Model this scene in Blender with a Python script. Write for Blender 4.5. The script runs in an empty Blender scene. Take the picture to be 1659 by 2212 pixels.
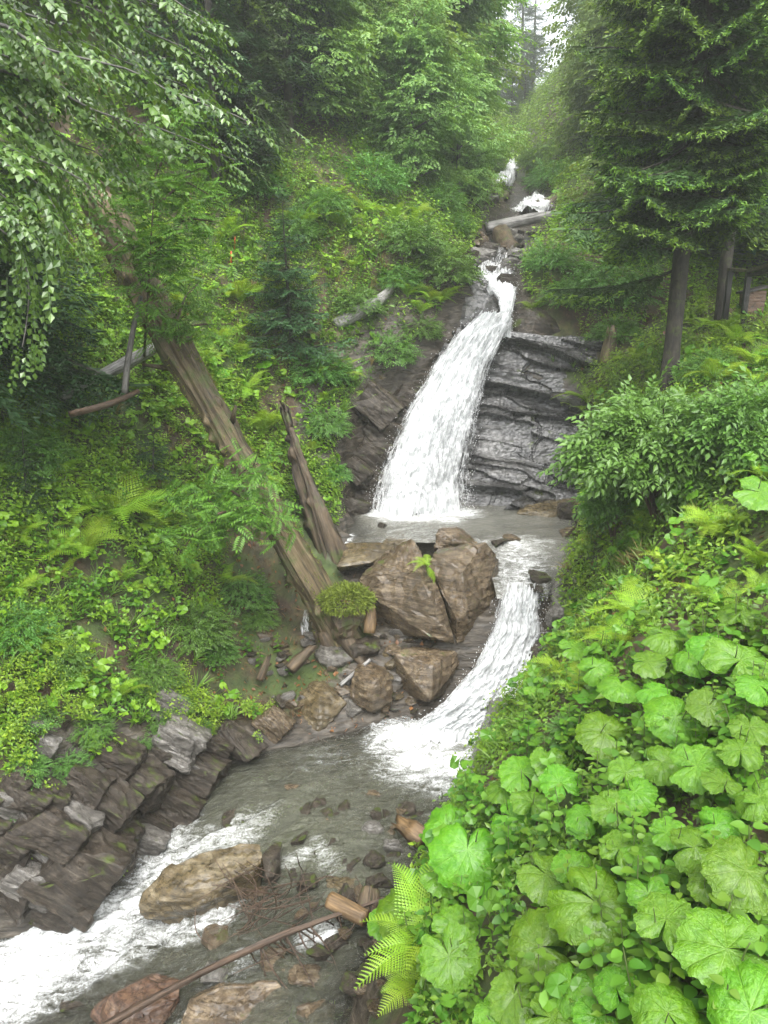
import bpy, bmesh, math
import numpy as np
from mathutils import Vector, Matrix

scene = bpy.context.scene
COL = scene.collection
R_ = math.radians

# ------------------------------------------------------------------ camera
CAM_H, PITCH, FPX, CX, CY = 6.0, R_(15), 1670.0, 829.5, 1106.0   # photo measured on a 1659 x 2212 view
cd = bpy.data.cameras.new('camera'); cam = bpy.data.objects.new('camera', cd); COL.objects.link(cam)
cd.sensor_fit = 'VERTICAL'; cd.sensor_height = 36.0; cd.lens = 36.0 * FPX / 2212.0
cd.clip_start = 0.05; cd.clip_end = 500
cam.location = (0, 0, CAM_H); cam.rotation_euler = (R_(90) - PITCH, 0, 0)
scene.camera = cam

# ------------------------------------------------------------------ sky, sun, exposure (rainy overcast day)
SUN_EL, SUN_ROT = R_(62), R_(170)
world = bpy.data.worlds.new('World'); scene.world = world; world.use_nodes = True
wn = world.node_tree.nodes; wl = world.node_tree.links; wn.clear()
sky = wn.new('ShaderNodeTexSky'); sky.sky_type = 'NISHITA'; sky.sun_disc = False
sky.sun_elevation = SUN_EL; sky.sun_rotation = SUN_ROT; sky.dust_density = 6.0; sky.air_density = 1.2; sky.altitude = 900
hs = wn.new('ShaderNodeHueSaturation'); hs.inputs['Saturation'].default_value = 0.18
bg = wn.new('ShaderNodeBackground'); bg.inputs['Strength'].default_value = 0.15
wo = wn.new('ShaderNodeOutputWorld')
wl.new(sky.outputs[0], hs.inputs['Color']); wl.new(hs.outputs[0], bg.inputs['Color']); wl.new(bg.outputs[0], wo.inputs['Surface'])
sd = bpy.data.lights.new('sun', 'SUN'); sun = bpy.data.objects.new('sun', sd); COL.objects.link(sun)
sd.energy = 1.5; sd.angle = R_(60); sd.color = (1.0, 0.98, 0.94)
# light comes from behind the camera, slightly right, high up
sdir = Vector((math.sin(SUN_ROT) * math.cos(SUN_EL), math.cos(SUN_ROT) * math.cos(SUN_EL), math.sin(SUN_EL)))
sun.rotation_euler = sdir.to_track_quat('Z', 'Y').to_euler()
sun.location = (0, -5, 30)
scene.view_settings.view_transform = 'Standard'; scene.view_settings.look = 'None'
scene.view_settings.gamma = 1.0; scene.view_settings.use_curve_mapping = False
scene.view_settings.exposure = 1.9
scene.render.engine = 'CYCLES'
cy = scene.cycles
cy.max_bounces = 6; cy.diffuse_bounces = 3; cy.glossy_bounces = 2; cy.transmission_bounces = 3
cy.transparent_max_bounces = 12; cy.volume_bounces = 2; cy.caustics_reflective = False; cy.caustics_refractive = False
cy.use_denoising = True

# ------------------------------------------------------------------ helpers: pixels to places
CP, SP = math.cos(PITCH), math.sin(PITCH)
def ray(px, py):
    u = (px - CX) / FPX; v = (CY - py) / FPX
    return np.array([u, CP + v * SP, -SP + v * CP])
CAMP = np.array([0, 0, CAM_H])
def at_t(px, py, t): return CAMP + ray(px, py) * t
def at_Y(px, py, Y):
    d = ray(px, py); return CAMP + d * (Y / d[1])
def at_z(px, py, z):
    d = ray(px, py); return CAMP + d * ((z - CAM_H) / d[2])

# ------------------------------------------------------------------ helpers: noise
def _hash(ix, iy, iz, seed):
    h = (ix.astype(np.int64) * 374761393 + iy.astype(np.int64) * 668265263 + iz.astype(np.int64) * 2147483647 + seed * 1274126177) & 0xffffffff
    h = ((h ^ (h >> 13)) * 1274126177) & 0xffffffff
    h = ((h ^ (h >> 16)) * 2246822519) & 0xffffffff
    return ((h ^ (h >> 15)) & 0xffffff) / float(0xffffff)
def vnoise(P, seed=0):
    P = np.asarray(P, float); i = np.floor(P).astype(np.int64); f = P - i; f = f * f * (3 - 2 * f)
    r = 0
    for dx in (0, 1):
        for dy in (0, 1):
            for dz in (0, 1):
                w = (f[..., 0] if dx else 1 - f[..., 0]) * (f[..., 1] if dy else 1 - f[..., 1]) * (f[..., 2] if dz else 1 - f[..., 2])
                r = r + w * _hash(i[..., 0] + dx, i[..., 1] + dy, i[..., 2] + dz, seed)
    return r * 2 - 1
def fbm(P, octv=4, seed=0, gain=0.5):
    P = np.asarray(P, float); a, s, r = 1.0, 1.0, 0
    for k in range(octv):
        r = r + a * vnoise(P * s + 17.3 * k, seed + k); a *= gain; s *= 2.03
    return r
def sstep(a, b, x):
    t = np.clip((x - a) / (b - a), 0, 1); return t * t * (3 - 2 * t)

# ------------------------------------------------------------------ helpers: meshes
def mesh_np(name, V, Fs, mats=(), smooth=True, uv=None, attrs=None, midx=None):
    """V (n,3); Fs a list of int arrays (m,3) / (m,4)"""
    V = np.asarray(V, np.float32)
    if isinstance(Fs, np.ndarray): Fs = [Fs]
    Fs = [np.asarray(f, np.int32) for f in Fs if len(f)]
    me = bpy.data.meshes.new(name)
    me.vertices.add(len(V)); me.vertices.foreach_set('co', V.ravel())
    loops = np.concatenate([f.ravel() for f in Fs])
    tot = np.concatenate([np.full(len(f), f.shape[1], np.int32) for f in Fs])
    st = np.concatenate([[0], np.cumsum(tot)[:-1]]).astype(np.int32)
    me.loops.add(len(loops)); me.loops.foreach_set('vertex_index', loops)
    me.polygons.add(len(tot)); me.polygons.foreach_set('loop_start', st)
    me.polygons.foreach_set('use_smooth', np.full(len(tot), bool(smooth)))
    if midx is not None: me.polygons.foreach_set('material_index', np.asarray(midx, np.int32))
    if uv is not None:
        l = me.uv_layers.new(name='UVMap'); l.data.foreach_set('uv', np.asarray(uv, np.float32)[loops].ravel())
    for k, a in (attrs or {}).items():
        at = me.attributes.new(k, 'FLOAT', 'POINT'); at.data.foreach_set('value', np.asarray(a, np.float32).ravel())
    for m in (mats if isinstance(mats, (list, tuple)) else [mats]): me.materials.append(m)
    me.update(calc_edges=True)
    return me
def put(name, me, parent=None, loc=None):
    o = bpy.data.objects.new(name, me); COL.objects.link(o)
    if parent: o.parent = parent
    if loc is not None: o.location = loc
    return o
def tag(o, label, cat=None, group=None, kind=None):
    o['label'] = label
    if cat: o['category'] = cat
    if group: o['group'] = group
    if kind: o['kind'] = kind
    return o
def structure(o, label=None):
    o['kind'] = 'structure'
    if label: o['label'] = label
    return o
def stuff(o, label, cat):
    o['kind'] = 'stuff'; o['label'] = label; o['category'] = cat; return o
def thing(name, label, cat, loc=(0, 0, 0), group=None):
    o = bpy.data.objects.new(name, None); COL.objects.link(o); o.location = loc; o.empty_display_size = 0.1
    return tag(o, label, cat, group)

class Acc:
    def __init__(s): s.V, s.T, s.Q, s.n = [], [], [], 0
    def add(s, V, F):
        V = np.asarray(V, float).reshape(-1, 3)
        for f in (F if isinstance(F, list) else [F]):
            f = np.asarray(f)
            if len(f): (s.T if f.shape[1] == 3 else s.Q).append(f + s.n)
        s.V.append(V); s.n += len(V); return s
    def get(s):
        V = np.concatenate(s.V) if s.V else np.zeros((0, 3))
        return V, [np.concatenate(x) for x in (s.T, s.Q) if x]
    def mesh(s, name, mat, smooth=True):
        V, F = s.get(); return mesh_np(name, V, F, mat, smooth)

def nrm(v): return v / np.maximum(np.linalg.norm(v, axis=-1, keepdims=True), 1e-9)
def frames(fwd, up):
    fwd = nrm(np.asarray(fwd, float)); r = nrm(np.cross(fwd, up)); u = np.cross(r, fwd)
    return np.stack([r, fwd, u], axis=-1)
def scatter(proto, P, R, S):
    V, F = proto
    P = np.asarray(P, float); S = np.asarray(S, float)
    if S.ndim == 0: S = np.full(len(P), float(S))
    out = np.einsum('mij,nj->mni', R, V) * S[:, None, None] + P[:, None]
    n = len(V); offs = (np.arange(len(P)) * n)[:, None, None]
    Fo = [(f[None] + offs).reshape(-1, f.shape[1]) for f in F]
    return out.reshape(-1, 3), Fo
def tube(pts, rad, n=8, rough=0.0, seed=0, cap=True):
    pts = np.asarray(pts, float); m = len(pts)
    rad = np.interp(np.linspace(0, 1, m), np.linspace(0, 1, len(np.atleast_1d(rad))), np.atleast_1d(rad))
    tg = nrm(np.gradient(pts, axis=0)); ref = np.array([0.31, 0.2, 0.93])
    r = nrm(np.cross(tg, ref)); u = np.cross(r, tg)
    a = np.linspace(0, 2 * np.pi, n, endpoint=False)
    ring = (np.cos(a)[None, :, None] * r[:, None] + np.sin(a)[None, :, None] * u[:, None])
    V = pts[:, None] + ring * rad[:, None, None]
    if rough:
        V = V + ring * (fbm(V * np.array([6, 6, 2.0]) + seed, 3, seed) * rough)[..., None]
    V = V.reshape(-1, 3)
    i = np.arange(m - 1)[:, None] * n; j = np.arange(n)[None]; k = (j + 1) % n
    Q = np.stack([i + j, i + k, i + n + k, i + n + j], -1).reshape(-1, 4)
    F = [Q]
    if cap:
        V = np.concatenate([V, pts[:1], pts[-1:]])
        c0, c1 = m * n, m * n + 1
        jj = np.arange(n); kk = (jj + 1) % n
        F.append(np.concatenate([np.stack([kk, jj, np.full(n, c0)], -1), np.stack([(m - 1) * n + jj, (m - 1) * n + kk, np.full(n, c1)], -1)]))
    return V, F
def curve(pts, n):
    pts = np.asarray(pts, float); d = np.r_[0, np.cumsum(np.linalg.norm(np.diff(pts, axis=0), axis=1))]
    s = np.linspace(0, d[-1], n); out = np.stack([np.interp(s, d, pts[:, k]) for k in range(pts.shape[1])], -1)
    for _ in range(3):
        o2 = out.copy(); o2[1:-1] = (out[:-2] + 2 * out[1:-1] + out[2:]) / 4; out = o2
    return out
def box(x0, x1, y0, y1, z0, z1):
    V = np.array([[x, y, z] for x in (x0, x1) for y in (y0, y1) for z in (z0, z1)], float)
    return V, [np.array([[0, 1, 3, 2], [4, 6, 7, 5], [0, 4, 5, 1], [2, 3, 7, 6], [0, 2, 6, 4], [1, 5, 7, 3]])]

# ------------------------------------------------------------------ materials
def nmat(name):
    m = bpy.data.materials.new(name); m.use_nodes = True
    nt = m.node_tree; nt.nodes.clear(); out = nt.nodes.new('ShaderNodeOutputMaterial')
    return m, nt.nodes, nt.links, out
def ramp(N, L, fac, stops):
    r = N.new('ShaderNodeValToRGB'); e = r.color_ramp.elements
    while len(e) < len(stops): e.new(0.5)
    for k, (p, c) in enumerate(stops):
        e[k].position = p; e[k].color = (c if isinstance(c, tuple) else (c, c, c)) + (1,)
    L.new(fac, r.inputs[0]); return r
def noise(N, L, vec, scale, detail=4, rough=0.55, dist=0.0):
    n = N.new('ShaderNodeTexNoise'); n.inputs['Scale'].default_value = scale; n.inputs['Detail'].default_value = detail
    n.inputs['Roughness'].default_value = rough; n.inputs['Distortion'].default_value = dist
    if vec is not None: L.new(vec, n.inputs['Vector'])
    return n
def mapping(N, L, vec, scale=(1, 1, 1), rot=(0, 0, 0)):
    m = N.new('ShaderNodeMapping'); m.inputs['Scale'].default_value = scale; m.inputs['Rotation'].default_value = rot
    L.new(vec, m.inputs['Vector']); return m.outputs[0]
def mixc(N, L, fac, a, b, mode='MIX'):
    m = N.new('ShaderNodeMix'); m.data_type = 'RGBA'; m.blend_type = mode
    for sock, v in ((m.inputs[0], fac), (m.inputs[6], a), (m.inputs[7], b)):
        if hasattr(v, 'links') or hasattr(v, 'is_linked'): L.new(v, sock)
        elif isinstance(v, tuple): sock.default_value = v + (1,) if len(v) == 3 else v
        else: sock.default_value = v
    return m.outputs[2]
def math_(N, L, op, a, b=None, clamp=False):
    m = N.new('ShaderNodeMath'); m.operation = op; m.use_clamp = clamp
    for k, v in enumerate((a, b)):
        if v is None: continue
        if hasattr(v, 'is_linked'): L.new(v, m.inputs[k])
        else: m.inputs[k].default_value = v
    return m.outputs[0]
def bump(N, L, height, strength, dist=0.02):
    b = N.new('ShaderNodeBump'); b.inputs['Strength'].default_value = strength; b.inputs['Distance'].default_value = dist
    L.new(height, b.inputs['Height']); return b.outputs[0]

def leaf_mat(name, c0, c1, rough=0.35, trans=0.3, tcol=None, spec=0.38, obvar=0.25):
    """wet green leaf: colour differs from leaf to leaf and plant to plant, light shines through"""
    m, N, L, out = nmat(name)
    g = N.new('ShaderNodeNewGeometry'); oi = N.new('ShaderNodeObjectInfo')
    r = ramp(N, L, g.outputs['Random Per Island'], [(0.0, c0), (1.0, c1)])
    hv = N.new('ShaderNodeHueSaturation')
    L.new(math_(N, L, 'MULTIPLY_ADD', oi.outputs['Random'], obvar), hv.inputs['Value'])
    hv.inputs['Value'].links[0].from_node.inputs[2].default_value = 1 - obvar / 2
    L.new(math_(N, L, 'MULTIPLY_ADD', oi.outputs['Random'], 0.03), hv.inputs['Hue'])
    hv.inputs['Hue'].links[0].from_node.inputs[2].default_value = 0.485
    L.new(r.outputs[0], hv.inputs['Color'])
    p = N.new('ShaderNodeBsdfPrincipled'); L.new(hv.outputs[0], p.inputs['Base Color'])
    p.inputs['Roughness'].default_value = rough; p.inputs['Specular IOR Level'].default_value = spec
    t = N.new('ShaderNodeBsdfTranslucent')
    tc = mixc(N, L, 1.0, hv.outputs[0], (1.25, 1.15, 0.5), 'MULTIPLY'); L.new(tc, t.inputs['Color'])
    mx = N.new('ShaderNodeMixShader'); mx.inputs[0].default_value = trans
    L.new(p.outputs[0], mx.inputs[1]); L.new(t.outputs[0], mx.inputs[2]); L.new(mx.outputs[0], out.inputs['Surface'])
    return m

def rock_mat(name, ca, cb, cc, strata=(1.2, 1.2, 7.0), rot=(0.4, 0.3, 0.0), rough=(0.12, 0.5), moss=0.0, bstr=1.0, scale=2.2, coord='Object', coat=0.35, spec=0.35):
    m, N, L, out = nmat(name)
    tc = N.new('ShaderNodeTexCoord'); vec = tc.outputs[coord] if coord != 'World' else N.new('ShaderNodeNewGeometry').outputs['Position']
    sv = mapping(N, L, vec, strata, rot)
    n1 = noise(N, L, sv, scale, 8, 0.62, 0.4); n2 = noise(N, L, vec, 1.6, 5, 0.6, 0.3); n3 = noise(N, L, vec, 14, 8, 0.75); n5 = noise(N, L, mapping(N, L, vec, tuple(x * 2.2 for x in strata), rot), scale * 2.4, 8, 0.75, 0.3)
    r1 = ramp(N, L, n1.outputs[0], [(0.3, ca), (0.48, cb), (0.66, cc)])
    r2 = ramp(N, L, n2.outputs[0], [(0.38, 0.0), (0.62, 1.0)])
    c = mixc(N, L, r2.outputs[0], r1.outputs[0], mixc(N, L, 0.55, r1.outputs[0], ca))
    spk = ramp(N, L, n3.outputs[0], [(0.36, 0.5), (0.5, 0.95), (0.66, 1.35)])
    c = mixc(N, L, 1.0, c, spk.outputs[0], 'MULTIPLY')
    c = mixc(N, L, 1.0, c, ramp(N, L, n5.outputs[0], [(0.36, 0.35), (0.47, 1.0), (0.6, 1.1), (0.68, 1.6)]).outputs[0], 'MULTIPLY')
    if moss > 0:
        n4 = noise(N, L, vec, 2.7, 6, 0.65)
        g = N.new('ShaderNodeNewGeometry'); sx = N.new('ShaderNodeSeparateXYZ'); L.new(g.outputs['Normal'], sx.inputs[0])
        f = math_(N, L, 'ADD', math_(N, L, 'MULTIPLY', sx.outputs[2], 0.16), n4.outputs[0])
        rm = ramp(N, L, f, [(0.74 - moss * 0.3, 0.0), (0.82 - moss * 0.3, 1.0)])
        c = mixc(N, L, rm.outputs[0], c, (0.055, 0.075, 0.012))
    p = N.new('ShaderNodeBsdfPrincipled'); L.new(c, p.inputs['Base Color'])
    rr = ramp(N, L, n2.outputs[0], [(0.35, rough[0]), (0.7, rough[1])]); L.new(rr.outputs[0], p.inputs['Roughness'])
    p.inputs['Specular IOR Level'].default_value = spec; p.inputs['Coat Weight'].default_value = coat; p.inputs['Coat Roughness'].default_value = 0.14
    hgt = mixc(N, L, 0.4, mixc(N, L, 0.5, n1.outputs[0], n5.outputs[0]), n3.outputs[0])
    L.new(bump(N, L, hgt, bstr, 0.05), p.inputs['Normal'])
    L.new(p.outputs[0], out.inputs['Surface']); return m

def bark_mat(name, ca, cb, moss=0.0, stretch=(9, 9, 1.2), rough=0.75, bstr=0.8, wet=False):
    m, N, L, out = nmat(name)
    tc = N.new('ShaderNodeTexCoord'); vec = tc.outputs['Object']
    n1 = noise(N, L, mapping(N, L, vec, stretch), 2.0, 7, 0.65, 0.5); n2 = noise(N, L, vec, 2.4, 5, 0.6)
    c = ramp(N, L, n1.outputs[0], [(0.3, ca), (0.68, cb)]).outputs[0]
    c = mixc(N, L, ramp(N, L, n2.outputs[0], [(0.4, 0.0), (0.65, 0.6)]).outputs[0], c, tuple(x * 0.55 for x in ca))
    ck = noise(N, L, mapping(N, L, vec, (stretch[0] * 2.4, stretch[1] * 2.4, stretch[2] * .6)), 2.0, 6, 0.7, 0.8)
    c = mixc(N, L, 1.0, c, ramp(N, L, ck.outputs[0], [(0.38, 0.3), (0.47, 1.0), (0.7, 1.25)]).outputs[0], 'MULTIPLY')
    if moss:
        n3 = noise(N, L, vec, 3.1, 6, 0.7)
        c = mixc(N, L, ramp(N, L, n3.outputs[0], [(0.62 - moss * .2, 0.0), (0.72 - moss * .2, 0.8)]).outputs[0], c, (0.06, 0.085, 0.015))
    p = N.new('ShaderNodeBsdfPrincipled'); L.new(c, p.inputs['Base Color']); p.inputs['Roughness'].default_value = rough
    L.new(bump(N, L, mixc(N, L, .5, n1.outputs[0], ck.outputs[0]), bstr, 0.05), p.inputs['Normal']); L.new(p.outputs[0], out.inputs['Surface']); return m

M = {}
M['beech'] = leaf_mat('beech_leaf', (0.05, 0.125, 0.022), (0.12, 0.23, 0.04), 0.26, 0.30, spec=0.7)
M['beech_far'] = leaf_mat('beech_leaf_far', (0.12, 0.23, 0.055), (0.25, 0.39, 0.10), 0.40, 0.4)  # paler than the near beech: haze and brightness put into the leaf colour
M['shrub'] = leaf_mat('shrub_leaf', (0.065, 0.16, 0.025), (0.13, 0.27, 0.05), 0.32, 0.32)
M['rowan'] = leaf_mat('rowan_leaf', (0.06, 0.165, 0.018), (0.13, 0.28, 0.03), 0.36, 0.3)
M['herb'] = leaf_mat('herb_leaf', (0.085, 0.20, 0.014), (0.24, 0.40, 0.03), 0.36, 0.34, obvar=0.1)
M['herb2'] = leaf_mat('herb_leaf_dark', (0.06, 0.16, 0.014), (0.14, 0.28, 0.025), 0.34, 0.28, obvar=0.1)
M['nettle'] = leaf_mat('nettle_leaf', (0.05, 0.14, 0.01), (0.12, 0.24, 0.018), 0.45, 0.25)
M['fern'] = leaf_mat('fern_leaf', (0.20, 0.35, 0.022), (0.30, 0.47, 0.04), 0.45, 0.35, obvar=0.35)
M['grass'] = leaf_mat('grass_blade', (0.09, 0.19, 0.02), (0.17, 0.29, 0.04), 0.45, 0.3, obvar=0.1)
M['drygrass'] = leaf_mat('dry_blade', (0.16, 0.12, 0.04), (0.28, 0.22, 0.09), 0.6, 0.25, obvar=0.1)
M['spruce'] = leaf_mat('spruce_needle', (0.03, 0.07, 0.018), (0.07, 0.125, 0.03), 0.5, 0.12)
M['fir_dark'] = leaf_mat('fir_needle', (0.022, 0.062, 0.02), (0.045, 0.10, 0.028), 0.5, 0.12)
M['newgrowth'] = leaf_mat('new_needle', (0.12, 0.235, 0.03), (0.21, 0.35, 0.05), 0.5, 0.3)
M['moss'] = leaf_mat('moss_tuft', (0.09, 0.12, 0.012), (0.19, 0.225, 0.028), 0.7, 0.25)
M['litter'] = leaf_mat('dead_leaf', (0.09, 0.04, 0.015), (0.26, 0.13, 0.05), 0.4, 0.1, obvar=0.1)
M['flower_y'] = leaf_mat('yellow_petal', (0.7, 0.5, 0.02), (0.8, 0.6, 0.05), 0.5, 0.2)
M['flower_w'] = leaf_mat('white_petal', (0.7, 0.72, 0.65), (0.8, 0.82, 0.75), 0.5, 0.2)
M['slate'] = rock_mat('wet_slate', (0.036, 0.035, 0.035), (0.092, 0.089, 0.086), (0.175, 0.17, 0.16), (1, 1, 5), (0.1, 0.25, 0), (0.06, 0.35), 0.02, 0.6, 2.0, 'World', coat=0.55, spec=0.6)
M['rockdark'] = rock_mat('dark_rock', (0.017, 0.013, 0.009), (0.046, 0.036, 0.026), (0.105, 0.087, 0.066), rough=(0.2, 0.6), moss=0.25, coat=0.08, spec=0.28)
M['rockbrown'] = rock_mat('brown_rock', (0.038, 0.026, 0.014), (0.11, 0.078, 0.045), (0.23, 0.18, 0.115), rot=(0.2, 0.75, 0.2), rough=(0.12, 0.5), moss=0.06, strata=(0.8, 0.8, 7), scale=2.8)
M['rockochre'] = rock_mat('ochre_rock', (0.035, 0.026, 0.012), (0.105, 0.077, 0.036), (0.23, 0.19, 0.12), rot=(0.15, 0.3, 0.5), rough=(0.1, 0.45), strata=(1, 1, 5))
M['rockgrey'] = rock_mat('grey_rock', (0.06, 0.054, 0.046), (0.135, 0.124, 0.108), (0.26, 0.245, 0.22), rough=(0.15, 0.55), moss=0.05)
M['rockred'] = rock_mat('red_brown_rock', (0.04, 0.021, 0.012), (0.09, 0.048, 0.027), (0.16, 0.105, 0.068), rough=(0.08, 0.4))
M['log'] = bark_mat('weathered_log', (0.06, 0.042, 0.02), (0.21, 0.16, 0.085), 0.55, (5, 5, 0.9), 0.55, 1.0)
M['logdark'] = bark_mat('rotten_log', (0.035, 0.024, 0.013), (0.14, 0.098, 0.055), 0.5, (6, 6, 0.9), 0.6)
M['greylog'] = bark_mat('grey_dead_log', (0.09, 0.085, 0.08), (0.36, 0.35, 0.33), 0.0, (8, 8, 1), 0.4)
M['bark'] = bark_mat('spruce_bark', (0.014, 0.011, 0.008), (0.062, 0.052, 0.038), 0.35, (7, 7, 4), 0.75, 1.0)
M['barkgrey'] = bark_mat('beech_bark', (0.05, 0.048, 0.042), (0.16, 0.15, 0.13), 0.1, (3, 3, 2), 0.6, 0.4)
M['stem'] = bark_mat('green_stem', (0.07, 0.10, 0.03), (0.13, 0.17, 0.05), 0, (5, 5, 1), 0.5, 0.2)
M['twig'] = bark_mat('brown_twig', (0.035, 0.022, 0.014), (0.12, 0.072, 0.042), 0, (8, 8, 1), 0.5)
M['cutwood'] = bark_mat('cut_wood', (0.075, 0.045, 0.02), (0.22, 0.14, 0.065), 0, (6, 6, 1), 0.4)
M['plank'] = bark_mat('brown_plank', (0.05, 0.028, 0.018), (0.13, 0.075, 0.045), 0, (1.5, 9, 9), 0.5)
M['darkwood'] = bark_mat('dark_timber', (0.012, 0.011, 0.010), (0.035, 0.03, 0.026), 0.05, (3, 3, 3), 0.5)
M['mosswood'] = bark_mat('mossy_timber', (0.07, 0.06, 0.03), (0.16, 0.14, 0.06), 0.5, (3, 3, 3), 0.6)
def plain(name, c, rough=0.5):
    m, N, L, out = nmat(name); p = N.new('ShaderNodeBsdfPrincipled')
    tc = N.new('ShaderNodeTexCoord'); n = noise(N, L, tc.outputs['Object'], 12, 3)
    L.new(mixc(N, L, n.outputs[0], c, tuple(x * 0.7 for x in c)), p.inputs['Base Color']); p.inputs['Roughness'].default_value = rough
    L.new(p.outputs[0], out.inputs['Surface']); return m
M['red'] = plain('red_paint', (0.6, 0.05, 0.02))

def ground_mat():
    m, N, L, out = nmat('forest_soil')
    g = N.new('ShaderNodeNewGeometry'); vec = g.outputs['Position']
    n1 = noise(N, L, vec, 0.9, 6, 0.6); n2 = noise(N, L, vec, 5, 8, 0.7); n3 = noise(N, L, mapping(N, L, vec, (1.5, 1.5, 6), (0.2, 0.3, 0)), 2.5, 8, 0.65, 0.5)
    soil = ramp(N, L, n2.outputs[0], [(0.3, (0.022, 0.014, 0.008)), (0.52, (0.062, 0.04, 0.022)), (0.7, (0.13, 0.08, 0.04))]).outputs[0]
    green = ramp(N, L, n2.outputs[0], [(0.3, (0.018, 0.03, 0.006)), (0.7, (0.07, 0.105, 0.02))]).outputs[0]
    rock = ramp(N, L, n3.outputs[0], [(0.32, (0.018, 0.015, 0.011)), (0.5, (0.048, 0.039, 0.028)), (0.68, (0.11, 0.092, 0.07))]).outputs[0]
    c = mixc(N, L, ramp(N, L, n1.outputs[0], [(0.42, 0.0), (0.58, 1.0)]).outputs[0], soil, green)
    at = N.new('ShaderNodeAttribute'); at.attribute_name = 'rock'
    f = math_(N, L, 'ADD', at.outputs['Fac'], math_(N, L, 'MULTIPLY', math_(N, L, 'SUBTRACT', n2.outputs[0], 0.5), 1.2))
    fr = ramp(N, L, f, [(0.4, 0.0), (0.6, 1.0)]).outputs[0]
    c = mixc(N, L, fr, c, rock)
    p = N.new('ShaderNodeBsdfPrincipled'); L.new(c, p.inputs['Base Color'])
    rr = N.new('ShaderNodeMix'); rr.inputs[2].default_value = 0.75; rr.inputs[3].default_value = 0.25; L.new(fr, rr.inputs[0]); L.new(rr.outputs[0], p.inputs['Roughness'])
    L.new(bump(N, L, mixc(N, L, fr, n2.outputs[0], n3.outputs[0]), 0.9, 0.06), p.inputs['Normal'])
    L.new(p.outputs[0], out.inputs['Surface']); return m
M['ground'] = ground_mat()

def water_mat(name, murk, tint, clear=0.45, flow=(6, 2.5, 4), rot=0.5, bstr=0.25, bscale=3.0):
    """moving stream water: murky body you can partly see into, sky reflections, white foam where the foam attribute is high"""
    m, N, L, out = nmat(name)
    g = N.new('ShaderNodeNewGeometry'); vec = g.outputs['Position']
    fv = mapping(N, L, vec, flow, (0, 0, rot))
    w1 = noise(N, L, fv, bscale, 5, 0.6, 0.8); w2 = noise(N, L, vec, 22, 4, 0.6, 0.5)
    hg = mixc(N, L, 0.3, w1.outputs[0], w2.outputs[0]); nb = bump(N, L, hg, bstr, 0.12)
    at = N.new('ShaderNodeAttribute'); at.attribute_name = 'foam'
    f1 = noise(N, L, mapping(N, L, vec, tuple(x * 0.8 for x in flow), (0, 0, rot)), 2.6, 8, 0.68, 1.2)
    f2 = noise(N, L, vec, 45, 3, 0.6)
    ff = math_(N, L, 'ADD', math_(N, L, 'MULTIPLY', f1.outputs[0], 0.7), math_(N, L, 'MULTIPLY', f2.outputs[0], 0.3))
    e = math_(N, L, 'ADD', at.outputs['Fac'], math_(N, L, 'MULTIPLY', math_(N, L, 'SUBTRACT', ff, 0.5), 2.9))
    foam = ramp(N, L, e, [(0.2, 0.0), (0.55, 0.22), (0.85, 0.65), (1.25, 1.0)]).outputs[0]
    foam = math_(N, L, 'MULTIPLY', foam, ramp(N, L, at.outputs['Fac'], [(0.04, 0.0), (0.3, 1.0)]).outputs[0])
    tr = N.new('ShaderNodeBsdfTransparent'); tr.inputs['Color'].default_value = tint + (1,)
    df = N.new('ShaderNodeBsdfDiffuse'); df.inputs['Color'].default_value = murk + (1,); L.new(nb, df.inputs['Normal'])
    dp = N.new('ShaderNodeAttribute'); dp.attribute_name = 'depth'
    body = N.new('ShaderNodeMixShader'); L.new(math_(N, L, 'MULTIPLY', dp.outputs['Fac'], 1.0, True), body.inputs[0]); L.new(tr.outputs[0], body.inputs[1]); L.new(df.outputs[0], body.inputs[2])
    gl = N.new('ShaderNodeBsdfGlossy'); gl.inputs['Roughness'].default_value = 0.03; gl.inputs['Color'].default_value = (1, 1, 1, 1); L.new(nb, gl.inputs['Normal'])
    fr = N.new('ShaderNodeFresnel'); fr.inputs['IOR'].default_value = 1.5; L.new(nb, fr.inputs['Normal'])
    wsh = N.new('ShaderNodeMixShader'); L.new(fr.outputs[0], wsh.inputs[0]); L.new(body.outputs[0], wsh.inputs[1]); L.new(gl.outputs[0], wsh.inputs[2])
    fo = N.new('ShaderNodeBsdfPrincipled'); fo.inputs['Base Color'].default_value = (0.86, 0.88, 0.87, 1); fo.inputs['Roughness'].default_value = 0.6
    L.new(bump(N, L, ff, 0.5, 0.06), fo.inputs['Normal'])
    mx = N.new('ShaderNodeMixShader'); L.new(foam, mx.inputs[0]); L.new(wsh.outputs[0], mx.inputs[1]); L.new(fo.outputs[0], mx.inputs[2])
    L.new(mx.outputs[0], out.inputs['Surface']); return m
M['water'] = water_mat('stream_water', (0.12, 0.124, 0.085), (0.68, 0.64, 0.5), bstr=1.3, rot=-0.64, flow=(1.5, 4.8, 4), bscale=2.6)
M['water2'] = water_mat('pool_water', (0.22, 0.215, 0.18), (0.6, 0.58, 0.5), bstr=0.6, rot=0.1, flow=(2.5, 5, 4))

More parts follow.
